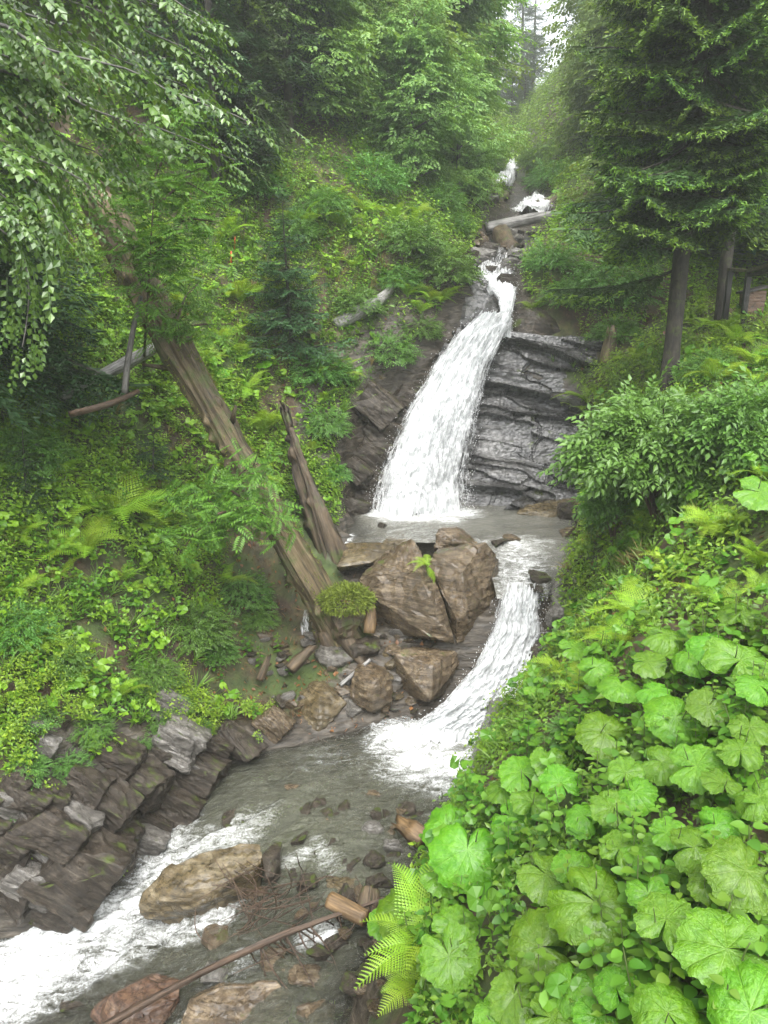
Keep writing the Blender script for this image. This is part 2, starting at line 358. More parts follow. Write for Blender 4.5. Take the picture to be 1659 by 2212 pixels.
def fall_mat():
    """falling white water: streaks along the flow (uv.y), thin at the edges so that rock shows through"""
    m, N, L, out = nmat('white_water')
    tc = N.new('ShaderNodeTexCoord')
    n1 = noise(N, L, mapping(N, L, tc.outputs['UV'], (12, 7.5, 1)), 1.0, 7, 0.68, 1.1)
    n2 = noise(N, L, mapping(N, L, tc.outputs['UV'], (60, 36, 1)), 1.0, 4, 0.7, 0.3)
    at = N.new('ShaderNodeAttribute'); at.attribute_name = 'foam'
    nn = math_(N, L, 'ADD', math_(N, L, 'MULTIPLY', n1.outputs[0], 0.8), math_(N, L, 'MULTIPLY', n2.outputs[0], 0.2))
    e = math_(N, L, 'ADD', at.outputs['Fac'], math_(N, L, 'MULTIPLY', math_(N, L, 'SUBTRACT', nn, 0.5), 3.0))
    al = ramp(N, L, e, [(0.15, 0.0), (0.85, 1.0)]).outputs[0]
    p = N.new('ShaderNodeBsdfPrincipled'); p.inputs['Roughness'].default_value = 0.45
    L.new(ramp(N, L, nn, [(0.32, (0.62, 0.65, 0.65)), (0.58, (0.9, 0.91, 0.91))]).outputs[0], p.inputs['Base Color'])
    L.new(bump(N, L, nn, 0.6, 0.08), p.inputs['Normal'])
    tl = N.new('ShaderNodeBsdfTranslucent'); tl.inputs['Color'].default_value = (0.88, 0.9, 0.9, 1)
    mt = N.new('ShaderNodeMixShader'); mt.inputs[0].default_value = 0.3; L.new(p.outputs[0], mt.inputs[1]); L.new(tl.outputs[0], mt.inputs[2])
    tr = N.new('ShaderNodeBsdfTransparent'); mx = N.new('ShaderNodeMixShader'); L.new(al, mx.inputs[0]); L.new(tr.outputs[0], mx.inputs[1]); L.new(mt.outputs[0], mx.inputs[2])
    L.new(mx.outputs[0], out.inputs['Surface']); return m
M['fall'] = fall_mat()
M['spray'] = plain('spray_drop', (0.9, 0.91, 0.91), 0.4)

# ------------------------------------------------------------------ terrain: cross sections along the gorge (Y runs up the valley)
# each: Y, then (X, Z) at: far left, left 4, left 3, left 2, left 1, left water edge, bed left, bed right, right water edge, right 1..4, far right
ST = [
 (-6, [(-34, 9), (-24, 5), (-18, 2), (-15, 0), (-14, -1.2), (-13, -1.9), (-12, -2.4), (-2.2, -2.0), (-1.6, -1.0), (-0.9, 0.2), (0.6, 2.2), (2.8, 4.2), (6, 5.0), (34, 8)]),
 (3, [(-34, 10), (-24, 6), (-18, 3), (-14, 0.5), (-12.6, -1.0), (-12, -1.7), (-11, -2.2), (-1.4, -1.4), (-0.9, -0.6), (-0.3, 0.4), (1.2, 2.5), (3.4, 4.3), (6, 5.0), (34, 8)]),
 (6, [(-34, 12), (-24, 8), (-14, 3), (-11, 0.8), (-9.6, -0.8), (-9, -1.4), (-8, -1.8), (-0.6, -0.75), (-0.1, -0.15), (0.5, 0.8), (1.8, 2.5), (4.0, 4.3), (6.5, 5.0), (34, 8.5)]),
 (7.15, [(-34, 16), (-20, 11), (-10, 5), (-7, 1.9), (-5.7, 0.1), (-5.2, -0.9), (-4.7, -1.3), (0.0, -0.6), (0.4, 0.0), (0.95, 0.9), (2.1, 2.5), (4.0, 4.3), (6.5, 5.0), (34, 9)]),
 (7.5, [(-34, 18), (-14, 9.5), (-7, 3.9), (-4.6, 1.7), (-3.55, 0.4), (-3.2, -0.85), (-2.9, -1.2), (0.2, -0.55), (0.6, 0.0), (1.1, 0.9), (2.3, 2.5), (4.1, 4.3), (6.5, 5.1), (34, 9)]),
 (8.5, [(-34, 20), (-12, 9.0), (-6.5, 4.2), (-4.1, 1.7), (-3.1, 0.5), (-2.85, -0.4), (-2.5, -0.8), (0.75, -0.45), (1.05, 0.0), (1.4, 0.8), (2.5, 2.3), (4.2, 4.4), (6.5, 5.1), (34, 9)]),
 (9.3, [(-34, 21), (-12, 9.6), (-6.2, 4.3), (-3.7, 1.7), (-2.6, 0.6), (-2.2, 0.0), (-1.8, -0.4), (1.3, -0.5), (1.6, 0.0), (1.75, 0.8), (2.8, 2.1), (4.4, 4.5), (6.5, 5.2), (34, 9.5)]),
 (10.2, [(-34, 21.5), (-12, 10), (-6, 4.5), (-3.0, 1.5), (-1.9, 0.45), (-0.2, 0.12), (0.35, -0.3), (1.75, -0.3), (2.1, 0.3), (2.4, 1.1), (3.2, 2.4), (4.5, 4.6), (6.5, 5.2), (34, 9.5)]),
 (10.8, [(-34, 22), (-12, 10.3), (-6, 4.7), (-2.7, 1.4), (-1.6, 0.6), (0.2, 0.5), (0.9, 0.2), (2.1, 0.5), (2.4, 1.0), (2.65, 1.6), (3.3, 2.6), (4.6, 4.7), (6.5, 5.2), (34, 9.5)]),
 (11.2, [(-34, 22), (-12, 10.5), (-6, 4.9), (-2.5, 1.4), (-1.5, 0.75), (0.6, 0.75), (1.5, 1.3), (2.4, 1.45), (2.65, 1.75), (2.9, 2.1), (3.4, 2.8), (4.6, 4.8), (6.5, 5.2), (34, 9.5)]),
 (12, [(-34, 22.5), (-12, 11), (-6, 5.4), (-2.4, 1.9), (-1.6, 1.0), (0.7, 1.0), (1.6, 1.55), (2.85, 1.55), (3.1, 1.9), (3.4, 2.3), (3.8, 3.2), (4.8, 5.0), (6.5, 5.3), (34, 10)]),
 (13.2, [(-34, 23), (-12, 11.6), (-6, 6.2), (-2.4, 3.0), (-1.2, 2.3), (-0.6, 1.95), (0.0, 1.65), (3.3, 1.65), (3.5, 2.0), (3.7, 2.6), (4.1, 3.8), (4.9, 5.1), (6.5, 5.4), (34, 10)]),
 (14.8, [(-34, 24), (-12, 12.6), (-6, 7.5), (-2.4, 4.9), (-0.95, 3.6), (-0.75, 2.0), (-0.5, 1.6), (3.7, 1.6), (3.9, 2.05), (4.05, 3.2), (4.4, 4.6), (5.3, 5.4), (7, 5.7), (34, 11)]),
 (15.6, [(-34, 24.5), (-12, 13), (-6, 8.0), (-2.2, 5.6), (-0.6, 4.2), (-0.4, 2.4), (-0.1, 1.7), (3.7, 1.7), (3.95, 2.2), (4.15, 4.0), (4.6, 5.0), (5.5, 5.5), (7.2, 5.8), (34, 11)]),
 (16.2, [(-34, 25), (-12, 13.4), (-6, 8.5), (-1.8, 6.1), (-0.15, 4.9), (0.2, 4.1), (0.6, 2.9), (3.7, 2.9), (4.1, 3.9), (4.35, 4.7), (4.8, 5.2), (5.7, 5.6), (7.5, 5.9), (34, 11)]),
 (17.0, [(-34, 25.5), (-12, 14), (-6, 9.3), (-1.2, 6.9), (0.6, 5.9), (1.15, 5.25), (1.5, 4.8), (2.5, 4.8), (2.75, 4.95), (4.4, 4.95), (5.0, 5.5), (5.8, 5.8), (8, 6.1), (34, 11.5)]),
 (17.7, [(-34, 26), (-12, 14.6), (-6, 10.4), (-0.7, 7.6), (1.3, 6.6), (1.9, 6.0), (2.1, 5.6), (2.6, 5.6), (2.95, 5.9), (3.5, 6.2), (4.2, 6.3), (5.8, 6.3), (8.5, 6.4), (34, 12)]),
 (18.5, [(-34, 26.5), (-12, 15.2), (-6, 11.2), (-0.5, 8.1), (1.6, 6.95), (2.1, 6.5), (2.3, 6.15), (2.85, 6.15), (3.1, 6.5), (3.4, 6.8), (4.4, 6.8), (6, 6.7), (9, 6.7), (34, 12.5)]),
 (20.5, [(-34, 28), (-12, 17.2), (-6, 13.2), (-1.0, 9.6), (1.8, 7.4), (2.2, 7.0), (2.4, 6.65), (3.3, 6.65), (3.5, 7.0), (3.8, 7.35), (5, 7.5), (7, 7.3), (10, 7.3), (34, 13.5)]),
 (25, [(-34, 31), (-12, 20.5), (-6, 16.0), (-1.0, 11.8), (2.8, 8.7), (3.1, 8.2), (3.3, 7.9), (5.0, 7.9), (5.3, 8.4), (5.7, 8.9), (6.8, 9.2), (9, 8.8), (14, 9.3), (34, 16)]),
 (28, [(-34, 33), (-12, 22), (-6, 17.6), (-0.5, 13.2), (3.6, 9.9), (4.2, 9.2), (4.5, 8.9), (5.5, 8.9), (5.8, 9.4), (6.3, 10.0), (7.5, 10.7), (10.5, 11.5), (17, 13.5), (34, 19)]),
 (33, [(-34, 36), (-12, 24), (-6, 19.5), (-0.5, 14.8), (3.9, 10.8), (4.3, 10.2), (4.6, 9.9), (5.7, 9.9), (6.0, 10.4), (6.6, 11.0), (8.2, 12.2), (12, 14), (20, 18), (36, 24)]),
 (36, [(-34, 37), (-12, 26), (-6, 21), (0, 15.6), (4.7, 11.8), (5.1, 11.3), (5.4, 11.0), (6.2, 11.0), (6.6, 11.5), (7.3, 12.2), (9.0, 13.8), (13, 16), (22, 21), (36, 27)]),
 (48, [(-34, 42), (-12, 33), (-6, 28), (0.5, 21), (5.9, 15.4), (6.5, 14.7), (6.8, 14.4), (8.0, 14.4), (8.3, 14.8), (9.2, 15.6), (11, 17.6), (16, 22), (25, 29), (38, 35)]),
 (72, [(-34, 46), (-14, 43), (-7, 37), (1, 29), (8.5, 22.5), (9.6, 21.6), (10, 21.3), (11.5, 21.3), (12, 21.8), (13, 22.8), (15, 25), (20, 30), (29, 37), (40, 42)]),
 (95, [(-34, 47), (-16, 46), (-8, 42), (2, 36), (11, 29), (12.6, 27.6), (13, 27.3), (15, 27.3), (15.6, 27.8), (17, 28.8), (19, 31), (24, 36), (32, 42), (42, 45)]),
]
SY = np.array([s[0] for s in ST], float); SX = np.array([[p[0] for p in s[1]] for s in ST], float); SZ = np.array([[p[1] for p in s[1]] for s in ST], float)
KL, KR = 5, 8           # indices of the two water edges
def section(y):
    y = np.clip(np.asarray(y, float), SY[0], SY[-1] - 1e-6); i = np.clip(np.searchsorted(SY, y, 'right') - 1, 0, len(SY) - 2)
    f = (y - SY[i]) / (SY[i + 1] - SY[i]); f = f[..., None]
    return SX[i] * (1 - f) + SX[i + 1] * f, SZ[i] * (1 - f) + SZ[i + 1] * f
def h_noise(x, y, X):
    dl = np.maximum(X[..., KL] - x, x - X[..., KR])            # distance outside the water
    w = sstep(-0.3, 1.6, dl)
    P = np.stack([x, y, np.zeros_like(x)], -1)
    far = sstep(18, 30, y)
    return w * (0.16 + 0.25 * far) * fbm(P * 0.9, 3, 3) + (0.05 + 0.02 * w) * fbm(P * 3.1, 3, 9)
def ground_z(x, y, with_noise=True):
    x = np.asarray(x, float); y = np.asarray(y, float)
    X, Z = section(y); k = np.clip((x[..., None] >= X).sum(-1) - 1, 0, X.shape[-1] - 2)[..., None]
    x0 = np.take_along_axis(X, k, -1)[..., 0]; x1 = np.take_along_axis(X, k + 1, -1)[..., 0]
    z0 = np.take_along_axis(Z, k, -1)[..., 0]; z1 = np.take_along_axis(Z, k + 1, -1)[..., 0]
    z = z0 + (z1 - z0) * np.clip((x - x0) / (x1 - x0), 0, 1)
    return z + (h_noise(x, y, X) if with_noise else 0)
def ground_hit(px, py, tmin=2.0, tmax=110, lift=0.0):
    d = ray(px, py); t = np.r_[np.arange(tmin, 20, 0.03), np.arange(20, tmax, 0.1)]
    P = CAMP + d * t[:, None]; g = P[:, 2] - (ground_z(P[:, 0], P[:, 1]) + lift)
    k = np.argmax(g < 0)
    if g[k] >= 0: k = len(t) - 1
    return P[k], t[k]
def bank_dist(x, y):
    X, Z = section(np.asarray(y, float)); return X[..., KL] - x, x - X[..., KR]

ys = np.concatenate([np.arange(-6, 4, 0.5), np.arange(4, 19, 0.09), np.arange(19, 38, 0.25), np.arange(38, 95.01, 0.8)])
segn = [10, 14, 22, 18, 16, 10, 6, 22, 6, 10, 16, 18, 12, 10]
us = np.concatenate([k + np.arange(n) / n for k, n in enumerate(segn[:13])] + [[13.0]])
Xs, Zs = section(ys); k = np.minimum(us.astype(int), 12); f = us - k
GX = Xs[:, k] * (1 - f) + Xs[:, k + 1] * f; GY = np.repeat(ys[:, None], len(us), 1)
GZ = ground_z(GX, GY)
# rocky lower banks: jagged relief in the surface itself
dl, dr = bank_dist(GX.ravel(), GY.ravel()); dl = dl.reshape(GX.shape); dr = dr.reshape(GX.shape)
rockm = np.maximum(sstep(1.5, 0.3, dl) * (dl > -0.4) * sstep(6, 7, GY), sstep(0.5, 0.05, dr) * (dr > -.3) * 0.8)
rockm = np.maximum(rockm, (np.maximum(dl, dr) < 0) * 1.0)
rockm = np.maximum(rockm, sstep(1.0, 0.4, dl) * (dl > -0.3) * (GY > 14) * (GY < 18.4))
P3 = np.stack([GX, GY, GZ], -1)
jag = np.abs(fbm(P3 * np.array([2.3, 2.3, 3.0]), 3, 21)) * 0.10 * rockm * (np.maximum(dl, dr) > -0.1)
GV = P3 + np.stack([np.where(dl > dr, 1, -1) * jag, -jag * 0.6, jag * 0.2], -1)
ny, nx = GX.shape
i = np.arange(ny - 1)[:, None] * nx; j = np.arange(nx - 1)[None]
GQ = np.stack([i + j, i + j + 1, i + nx + j + 1, i + nx + j], -1).reshape(-1, 4)
structure(put('ground', mesh_np('ground', GV.reshape(-1, 3), GQ, M['ground'], True, attrs={'rock': rockm})), 'steep forested gorge banks and stony stream bed')

# ------------------------------------------------------------------ water surfaces
def level_low(x, y):
    q = (x + 1.2) * -0.8 + (y - 8.4) * -0.6
    return -np.clip(0.3 * q, 0, 1.35)
def seg_foam(x, y, segs):
    f = np.zeros_like(x)
    for (ax, ay, bx, by, w, s) in segs:
        dx, dy = bx - ax, by - ay; l2 = max(dx * dx + dy * dy, 1e-6)
        t = np.clip(((x - ax) * dx + (y - ay) * dy) / l2, 0, 1)
        d = np.hypot(x - ax - t * dx, y - ay - t * dy)
        f = np.maximum(f, 0.84 * s * sstep(1.9 * w, 0.0, d))
    return f
def pxseg(a, b, z, w, s):
    p, q = at_z(a[0], a[1], z), at_z(b[0], b[1], z); return (p[0], p[1], q[0], q[1], w, s)
lowsegs = [pxseg((560, 1760), (420, 1780), -.05, .28, .42), pxseg((520, 1800), (360, 1830), -.2, .30, .72), pxseg((380, 1770), (330, 1850), -.25, .3, .62), pxseg((340, 1850), (250, 1970), -.4, .32, .78),
           pxseg((270, 1960), (110, 2030), -.65, .36, .95), pxseg((110, 2030), (-40, 2110), -.9, .55, 1.0), pxseg((110, 2110), (-40, 2190), -1.0, .5, .85),
           pxseg((490, 1975), (380, 2005), -.4, .14, .8), pxseg((380, 2010), (180, 2070), -.6, .22, .72), pxseg((500, 1950), (520, 1930), -.3, .12, .6),
           pxseg((880, 1600), (1060, 1560), 0, .55, 1.0), pxseg((900, 1640), (980, 1650), 0, .45, 1.0), pxseg((860, 1660), (960, 1690), 0, .35, .62), pxseg((700, 1640), (860, 1640), 0, .45, .25),
           pxseg((660, 2003), (710, 2000), -.1, .12, .85), pxseg((600, 1570), (615, 1600), 0, .12, .7), pxseg((620, 1850), (660, 1840), -.05, .12, .55), pxseg((690, 1830), (720, 1870), -.05, .15, .45),
           pxseg((420, 2190), (520, 2100), -.5, .25, .38), pxseg((0, 1955), (60, 1945), -.85, .08, .8)]
def water_patch(name, x0, x1, y0, y1, step, level, foamsegs, mat, wave, depthmul, label, keep=lambda x, y: x < 1e9):
    xs = np.arange(x0, x1, step); yy = np.arange(y0, y1, step); X, Y = np.meshgrid(xs, yy)
    Z = level(X, Y); fo = seg_foam(X, Y, foamsegs)
    P = np.stack([X, Y, np.zeros_like(X)], -1)
    amp = wave * (0.8 + 1.1 * fo)
    rot = np.stack([X * 0.83 + Y * 0.55, -X * 0.55 + Y * 0.83, 0 * X], -1)
    Z = Z + amp * fbm(rot * np.array([2.2, 5.0, 1]), 4, 5) + 0.3 * amp * fbm(P * 16, 2, 8) * (0.3 + fo)
    dep = np.clip((Z - ground_z(X, Y)) * depthmul, 0.08, 0.92)
    ok = ((Z - ground_z(X, Y)) > -0.35) & keep(X, Y)
    ny, nx = X.shape; i = np.arange(ny - 1)[:, None] * nx; j = np.arange(nx - 1)[None]
    Q = np.stack([i + j, i + j + 1, i + nx + j + 1, i + nx + j], -1).reshape(-1, 4)
    Q = Q[ok.ravel()[Q].any(1)]
    used = np.unique(Q); mp = np.full(ny * nx, -1); mp[used] = np.arange(len(used))
    V = np.stack([X, Y, Z], -1).reshape(-1, 3)[used]
    me = mesh_np(name, V, mp[Q], mat, True, attrs={'foam': fo.ravel()[used], 'depth': dep.ravel()[used]})
    return structure(put(name, me), label)
water_patch('stream_water', -7, 2.4, 4.6, 10.9, 0.04, level_low, lowsegs, M['water'], 0.06, 0.95, 'grey green pool and rapids of the lower stream')
def level_mid(x, y): return 2.0 - 0.36 * np.clip((13.1 - y) / 1.9, 0, 1)
midsegs = [pxseg((825, 1108), (1000, 1108), 2, .38, 1.0), pxseg((840, 1120), (980, 1122), 2, .25, .75), pxseg((1010, 1170), (1190, 1175), 1.95, .1, .45), pxseg((1120, 1190), (1125, 1230), 1.85, .5, .62), pxseg((1125, 1230), (1125, 1310), 1.7, .4, .66), pxseg((760, 1160), (735, 1185), 1.95, .1, .7)]
water_patch('pool_water', -1.2, 4.2, 11.15, 16.2, 0.035, level_mid, midsegs, M['water2'], 0.022, 1.6, 'shallow pool at the foot of the waterfall', lambda x, y: (x > 1.75) | (y > 12.95))

def ribbon(name, Lp, Rp, nu, nv, dens, seed, label=None, bulge=0.0, disp=0.08, layers=2, uvs=(1, 1), parent=None, drops=0, edge=0.5, snap=0.0):
    """falling water between two edges given as (px, py, Y) from top to bottom"""
    pt = (lambda p: ground_hit(p[0], p[1], tmin=p[2] * .8)[0] + np.array([0, -.5 * snap, snap])) if snap else (lambda p: at_Y(*p))
    Lc = curve([pt(p) for p in Lp], nv); Rc = curve([pt(p) for p in Rp], nv)
    if not snap: Lc[:, 2] -= .2 * sstep(.92, 1, np.linspace(0, 1, nv)); Rc[:, 2] -= .2 * sstep(.92, 1, np.linspace(0, 1, nv))
    rng = np.random.default_rng(seed); acc = []
    root = None
    for ly in range(layers):
        u = np.linspace(0, 1, nu)[None, :, None]
        V = Lc[:, None] * (1 - u) + Rc[:, None] * u
        nv_ = np.cross(Rc - Lc, np.gradient(Lc, axis=0)); nv_ = nrm(nv_); nv_ = np.where(nv_[:, 1:2] > 0, -nv_, nv_)
        U, W = np.meshgrid(np.linspace(0, 1, nu), np.linspace(0, 1, nv))
        q = np.stack([U * 8 * uvs[0], W * 7 * uvs[1], np.full_like(U, ly * 7.7 + seed)], -1)
        off = bulge * np.sin(np.pi * U) + disp * fbm(q, 4, seed) + 0.5 * disp * fbm(q * np.array([3, 5, 1]), 2, seed + 2) + 0.09 * ly
        V = V + nv_[:, None] * off[..., None]
        e = np.minimum(U, 1 - U) + 0.06 * fbm(q * 0.5, 2, seed + 4)
        d = sstep(-0.02, 0.22, e)
        fo = dens(U, W) * (edge + (1 - edge) * d) - (1 - d) * 0.25 - 0.12 * ly
        i = np.arange(nv - 1)[:, None] * nu; j = np.arange(nu - 1)[None]
        Q = np.stack([i + j, i + j + 1, i + nu + j + 1, i + nu + j], -1).reshape(-1, 4)
        me = mesh_np(name, V.reshape(-1, 3), Q, M['fall'], True, uv=np.stack([U.ravel() * uvs[0] + ly * 3.3 + seed, W.ravel() * uvs[1]], -1), attrs={'foam': fo.ravel()})
        if root is None:
            root = put(name, me, parent)
            if label: structure(root, label)
        else: put('water_sheet', me, root)
    if drops:
        k = drops; a = rng.random(k); b = rng.random(k) ** 0.8; b = np.where(rng.random(k) < 0.35, 1 - 0.12 * rng.random(k), b)
        side = rng.random(k) < 0.45; a = np.where(side, np.where(rng.random(k) < .5, -0.03 + 0.12 * rng.random(k), 1.02 - 0.12 * rng.random(k)), a)
        bi = np.clip((b * (nv - 1)).astype(int), 0, nv - 1)
        P = Lc[bi] * (1 - a[:, None]) + Rc[bi] * a[:, None] + nv_[bi] * (0.05 + 0.22 * rng.random(k)[:, None] ** 2 + bulge * .8) + rng.normal(0, 0.06, (k, 3))
        proto = (np.array([[-.5, 0, 0], [0, -1.4, 0], [.5, 0, 0], [0, 1.4, 0], [0, 0, .5], [0, 0, -.5]]), [np.array([[0, 1, 4], [1, 2, 4], [2, 3, 4], [3, 0, 4], [1, 0, 5], [2, 1, 5], [3, 2, 5], [0, 3, 5]])])
        fl = nrm(np.gradient(Lc, axis=0))[bi] + rng.normal(0, 0.35, (k, 3))
        V, F = scatter(proto, P, frames(fl, np.array([0.1, -1, 0.2])), 0.004 + 0.007 * rng.random(k))
        o = put('spray', mesh_np('spray', V, F, M['spray'], True), root); o['kind'] = 'stuff'
    return root
ribbon('waterfall', [(1030, 690, 16.9), (985, 728, 16.6), (930, 800, 16.2), (885, 880, 15.8), (843, 960, 15.45), (815, 1040, 15.15), (796, 1118, 14.95)],
       [(1108, 700, 16.9), (1085, 735, 16.6), (1055, 800, 16.2), (1035, 880, 15.8), (1020, 960, 15.5), (1012, 1040, 15.2), (1012, 1108, 15.0)], 90, 200,
       lambda u, w: 1.0 - 0.42 * sstep(0.42, 0.75, w) * sstep(0.35, 0.6, u) * sstep(1.0, 0.86, w) + 0.15 * sstep(0.4, 0.0, w), 11, 'tall white waterfall spreading down the dark slate face', 0.14, 0.13, 3, (2.2, 1.6), drops=2000)
ribbon('waterfall', [(1050, 618, 18.1), (1075, 645, 17.6), (1080, 680, 17.1), (1030, 705, 16.8)], [(1116, 620, 18.1), (1113, 650, 17.6), (1106, 682, 17.1), (1106, 712, 16.8)], 40, 60,
       lambda u, w: 0.95 + 0 * u, 15, 'narrow chute of white water above the tall fall', 0.05, 0.06, 2, (1, 0.5), drops=400)
ribbon('waterfall', [(1082, 1288, 11.35), (1072, 1312, 11.15), (1058, 1370, 10.8), (1025, 1440, 10.5), (960, 1515, 10.2), (862, 1592, 9.95)],
       [(1172, 1288, 11.35), (1172, 1315, 11.15), (1170, 1375, 10.85), (1152, 1445, 10.55), (1140, 1510, 10.3), (1065, 1605, 9.9)], 80, 150,
       lambda u, w: 0.8 + 0.4 * sstep(0.1, 0.45, w) - 0.3 * sstep(.55, .95, u) * sstep(.5, .1, w), 21, 'white cascade pouring past the big boulder into the lower pool', 0.1, 0.14, 3, (1.6, 1.3), drops=1500)
ribbon('waterfall', [(1062, 540, 22.0), (1030, 562, 20.8), (1014, 588, 19.6), (1018, 605, 18.7), (1048, 622, 18.1)], [(1122, 540, 22.0), (1122, 565, 20.8), (1120, 590, 19.6), (1118, 606, 18.7), (1117, 622, 18.1)], 50, 70,
       lambda u, w: 0.08 + 0.62 * w, 25, 'foaming steps of the stream above the chute', 0.06, 0.09, 2, (1.5, 1.0), drops=300)
ribbon('waterfall', [(1160, 438, 27.8), (1142, 448, 27.0), (1120, 460, 26.0), (1100, 474, 25.0)], [(1168, 440, 27.8), (1188, 450, 27.0), (1196, 461, 26.0), (1188, 474, 25.0)], 40, 50,
       lambda u, w: 0.8 + 0 * u, 27, 'small fanned cascade behind the log across the stream', 0.1, 0.1, 2, (1, 0.6), snap=.22)
ribbon('waterfall', [(1096, 368, 35.6), (1086, 384, 34.6), (1072, 402, 33.4), (1058, 422, 32.4)], [(1118, 368, 35.6), (1114, 386, 34.6), (1112, 402, 33.4), (1104, 422, 32.4)], 40, 50,
       lambda u, w: 0.8 + 0 * u, 29, 'farthest small cascade high up the stream', 0.1, 0.12, 2, (1, 0.6), snap=.3)
ribbon('waterfall', [(585, 1505, 10.9), (598, 1545, 10.5), (592, 1575, 10.2)], [(610, 1505, 10.9), (622, 1545, 10.5), (632, 1578, 10.2)], 16, 30, lambda u, w: 0.5 + 0 * u, 31, 'thin side trickle beside the ochre rocks', 0.02, 0.03, 1, (.4, .4))
ribbon('waterfall', [(656, 1318, 11.7), (650, 1345, 11.6), (645, 1385, 11.5)], [(668, 1318, 11.7), (668, 1345, 11.6), (672, 1385, 11.5)], 12, 30, lambda u, w: 0.42 + 0 * u, 33, 'thin trickle under the roots of the leaning log', 0.02, 0.02, 1, (.3, .4))

# ------------------------------------------------------------------ rocks
LAND = [(1000, 1830, 'the stream facing butterbur'), (930, 2000, 'the large near fern'), (1290, 1950, 'the largest broad leaf'), (1590, 2090, 'the huge corner leaf'), (1308, 1582, 'the solitary bright leaf'), (1100, 1640, 'the grey layered rock'), (1390, 1310, 'the bright middle fern'), (1500, 1660, 'the overlapping leaf pair'), (1200, 1480, 'the cascade rim'), (1610, 1430, 'the right edge butterbur'), (1170, 2050, 'the round leaf below the largest leaf'), (1450, 2190, 'the bottom edge butterbur'), (1640, 1720, 'the tall right edge nettles'), (1500, 1830, 'the butterbur right of the nettle patch'), (1200, 1700, 'the butterbur above the pool rim'), (1600, 1880, 'the leaf cut by the right edge'), (1090, 2190, 'the bottom edge leaves'),
        (690, 1520, 'the pale ochre rock'), (800, 1490, 'the dark brown rounded rock'), (925, 1450, 'the striped triangular slab'), (715, 1410, 'the light wet rock'), (580, 1450, 'the short rotten wood'), (640, 1425, 'the splintered log end'), (790, 1390, 'the foot of the split boulder'), (1165, 1240, 'the rounded wet stone'), (1240, 1290, 'the flat grey ledge'), (1230, 1190, 'the right shrub foot'), (750, 1960, 'the sawn log'), (810, 1850, 'the black block'), (720, 2050, 'the mossy dark stone'), (810, 2130, 'the stump like rock'), (650, 1890, 'the low awash stone'), (690, 2180, 'the bottom edge fern'),
        (180, 1880, 'the largest dark bank boulder'), (120, 1780, 'the bright topped block'), (390, 1600, 'the white streaked rock'), (60, 1620, 'the pale pointed stone'), (310, 1690, 'the smooth dark bank rock'), (30, 1900, 'the low left edge block'), (240, 1830, 'the rapids bend'), (520, 1720, 'the rapids lip'), (640, 1700, 'the left of the pool'), (760, 1740, 'the middle of the pool'), (780, 1150, 'the ochre slab behind the boulder'), (960, 1150, 'the boulder top'), (1110, 1160, 'the riffle'), (1230, 1140, 'the right rim of the fall pool'),
        (250, 1080, 'the largest left fern'), (40, 1200, 'the left edge ferns'), (250, 1480, 'the yellow green low fern'), (430, 1320, 'the bush of small leaves'), (520, 1250, 'the hollow by the log base'), (600, 1150, 'the low rowan branch'), (100, 1380, 'the broad leafy clump'), (330, 1450, 'the bush over the rock bank'), (540, 640, 'the fern by the log top'), (630, 600, 'the young fir'), (800, 450, 'the high bright fern'), (880, 600, 'the brow over the grey log'), (700, 760, 'the bushy clump under the fir'), (560, 900, 'the upright fern by the snag'), (350, 800, 'the leaning log upper half'), (150, 900, 'the bare curved branch'),
        (1420, 1000, 'the large right shrub'), (1600, 800, 'the tall right edge ferns'), (1460, 740, 'the pale spruce trunk'), (1330, 680, 'the shelf shrub'), (1560, 1120, 'the arching fern'), (1060, 560, 'the foaming steps'), (1090, 520, 'the fat log end'), (1085, 400, 'the farthest cascade'), (1160, 460, 'the fanned cascade'), (800, 950, 'the dark wall middle'), (800, 1060, 'the dark wall foot'), (850, 880, 'the dark wall top')]
def beside(px, py): return min(LAND, key=lambda l: (l[0] - px) ** 2 + (l[1] - py) ** 2)[2]
def rock_mesh(name, pts, mat, res=0.08, seed=0, bev=0.03, amp=0.035, strata=(0.3, 0.2, 1.0), samp=0.03, sfreq=9.0, parent_loc=None):
    bm = bmesh.new()
    for p in pts: bm.verts.new(p)
    r = bmesh.ops.convex_hull(bm, input=bm.verts)
    bmesh.ops.delete(bm, geom=[v for v in bm.verts if not v.link_faces], context='VERTS')
    bmesh.ops.dissolve_limit(bm, angle_limit=R_(7), verts=bm.verts, edges=bm.edges)
    bmesh.ops.bevel(bm, geom=list(bm.edges), offset=bev, segments=2, affect='EDGES', profile=0.6, clamp_overlap=True)
    bmesh.ops.triangulate(bm, faces=bm.faces)
    for _ in range(7):
        le = [e for e in bm.edges if e.calc_length() > res]
        if not le or len(bm.faces) > 3500: break
        bmesh.ops.subdivide_edges(bm, edges=le, cuts=1)
        bmesh.ops.triangulate(bm, faces=[f for f in bm.faces if len(f.verts) > 3])
    bm.normal_update()
    V = np.array([v.co for v in bm.verts]); N = np.array([v.normal for v in bm.verts])
    bm.verts.index_update(); F = np.array([[v.index for v in f.verts] for f in bm.faces]); bm.free()
    sd_ = nrm(np.array(strata, float))
    q = V @ sd_ * sfreq + 1.3 * fbm(V * 1.7, 2, seed + 3)
    fr = q - np.floor(q); lay = _hash(np.floor(q), np.floor(q) * 0, np.floor(q) * 0, seed) - 0.5
    d = amp * fbm(V * 2.6, 4, seed) + samp * (lay + 0.5 * (fr - 0.5)) + 0.25 * amp * fbm(V * 13, 2, seed + 7)
    V = V + N * d[:, None]
    return mesh_np(name, V, F, mat, False)
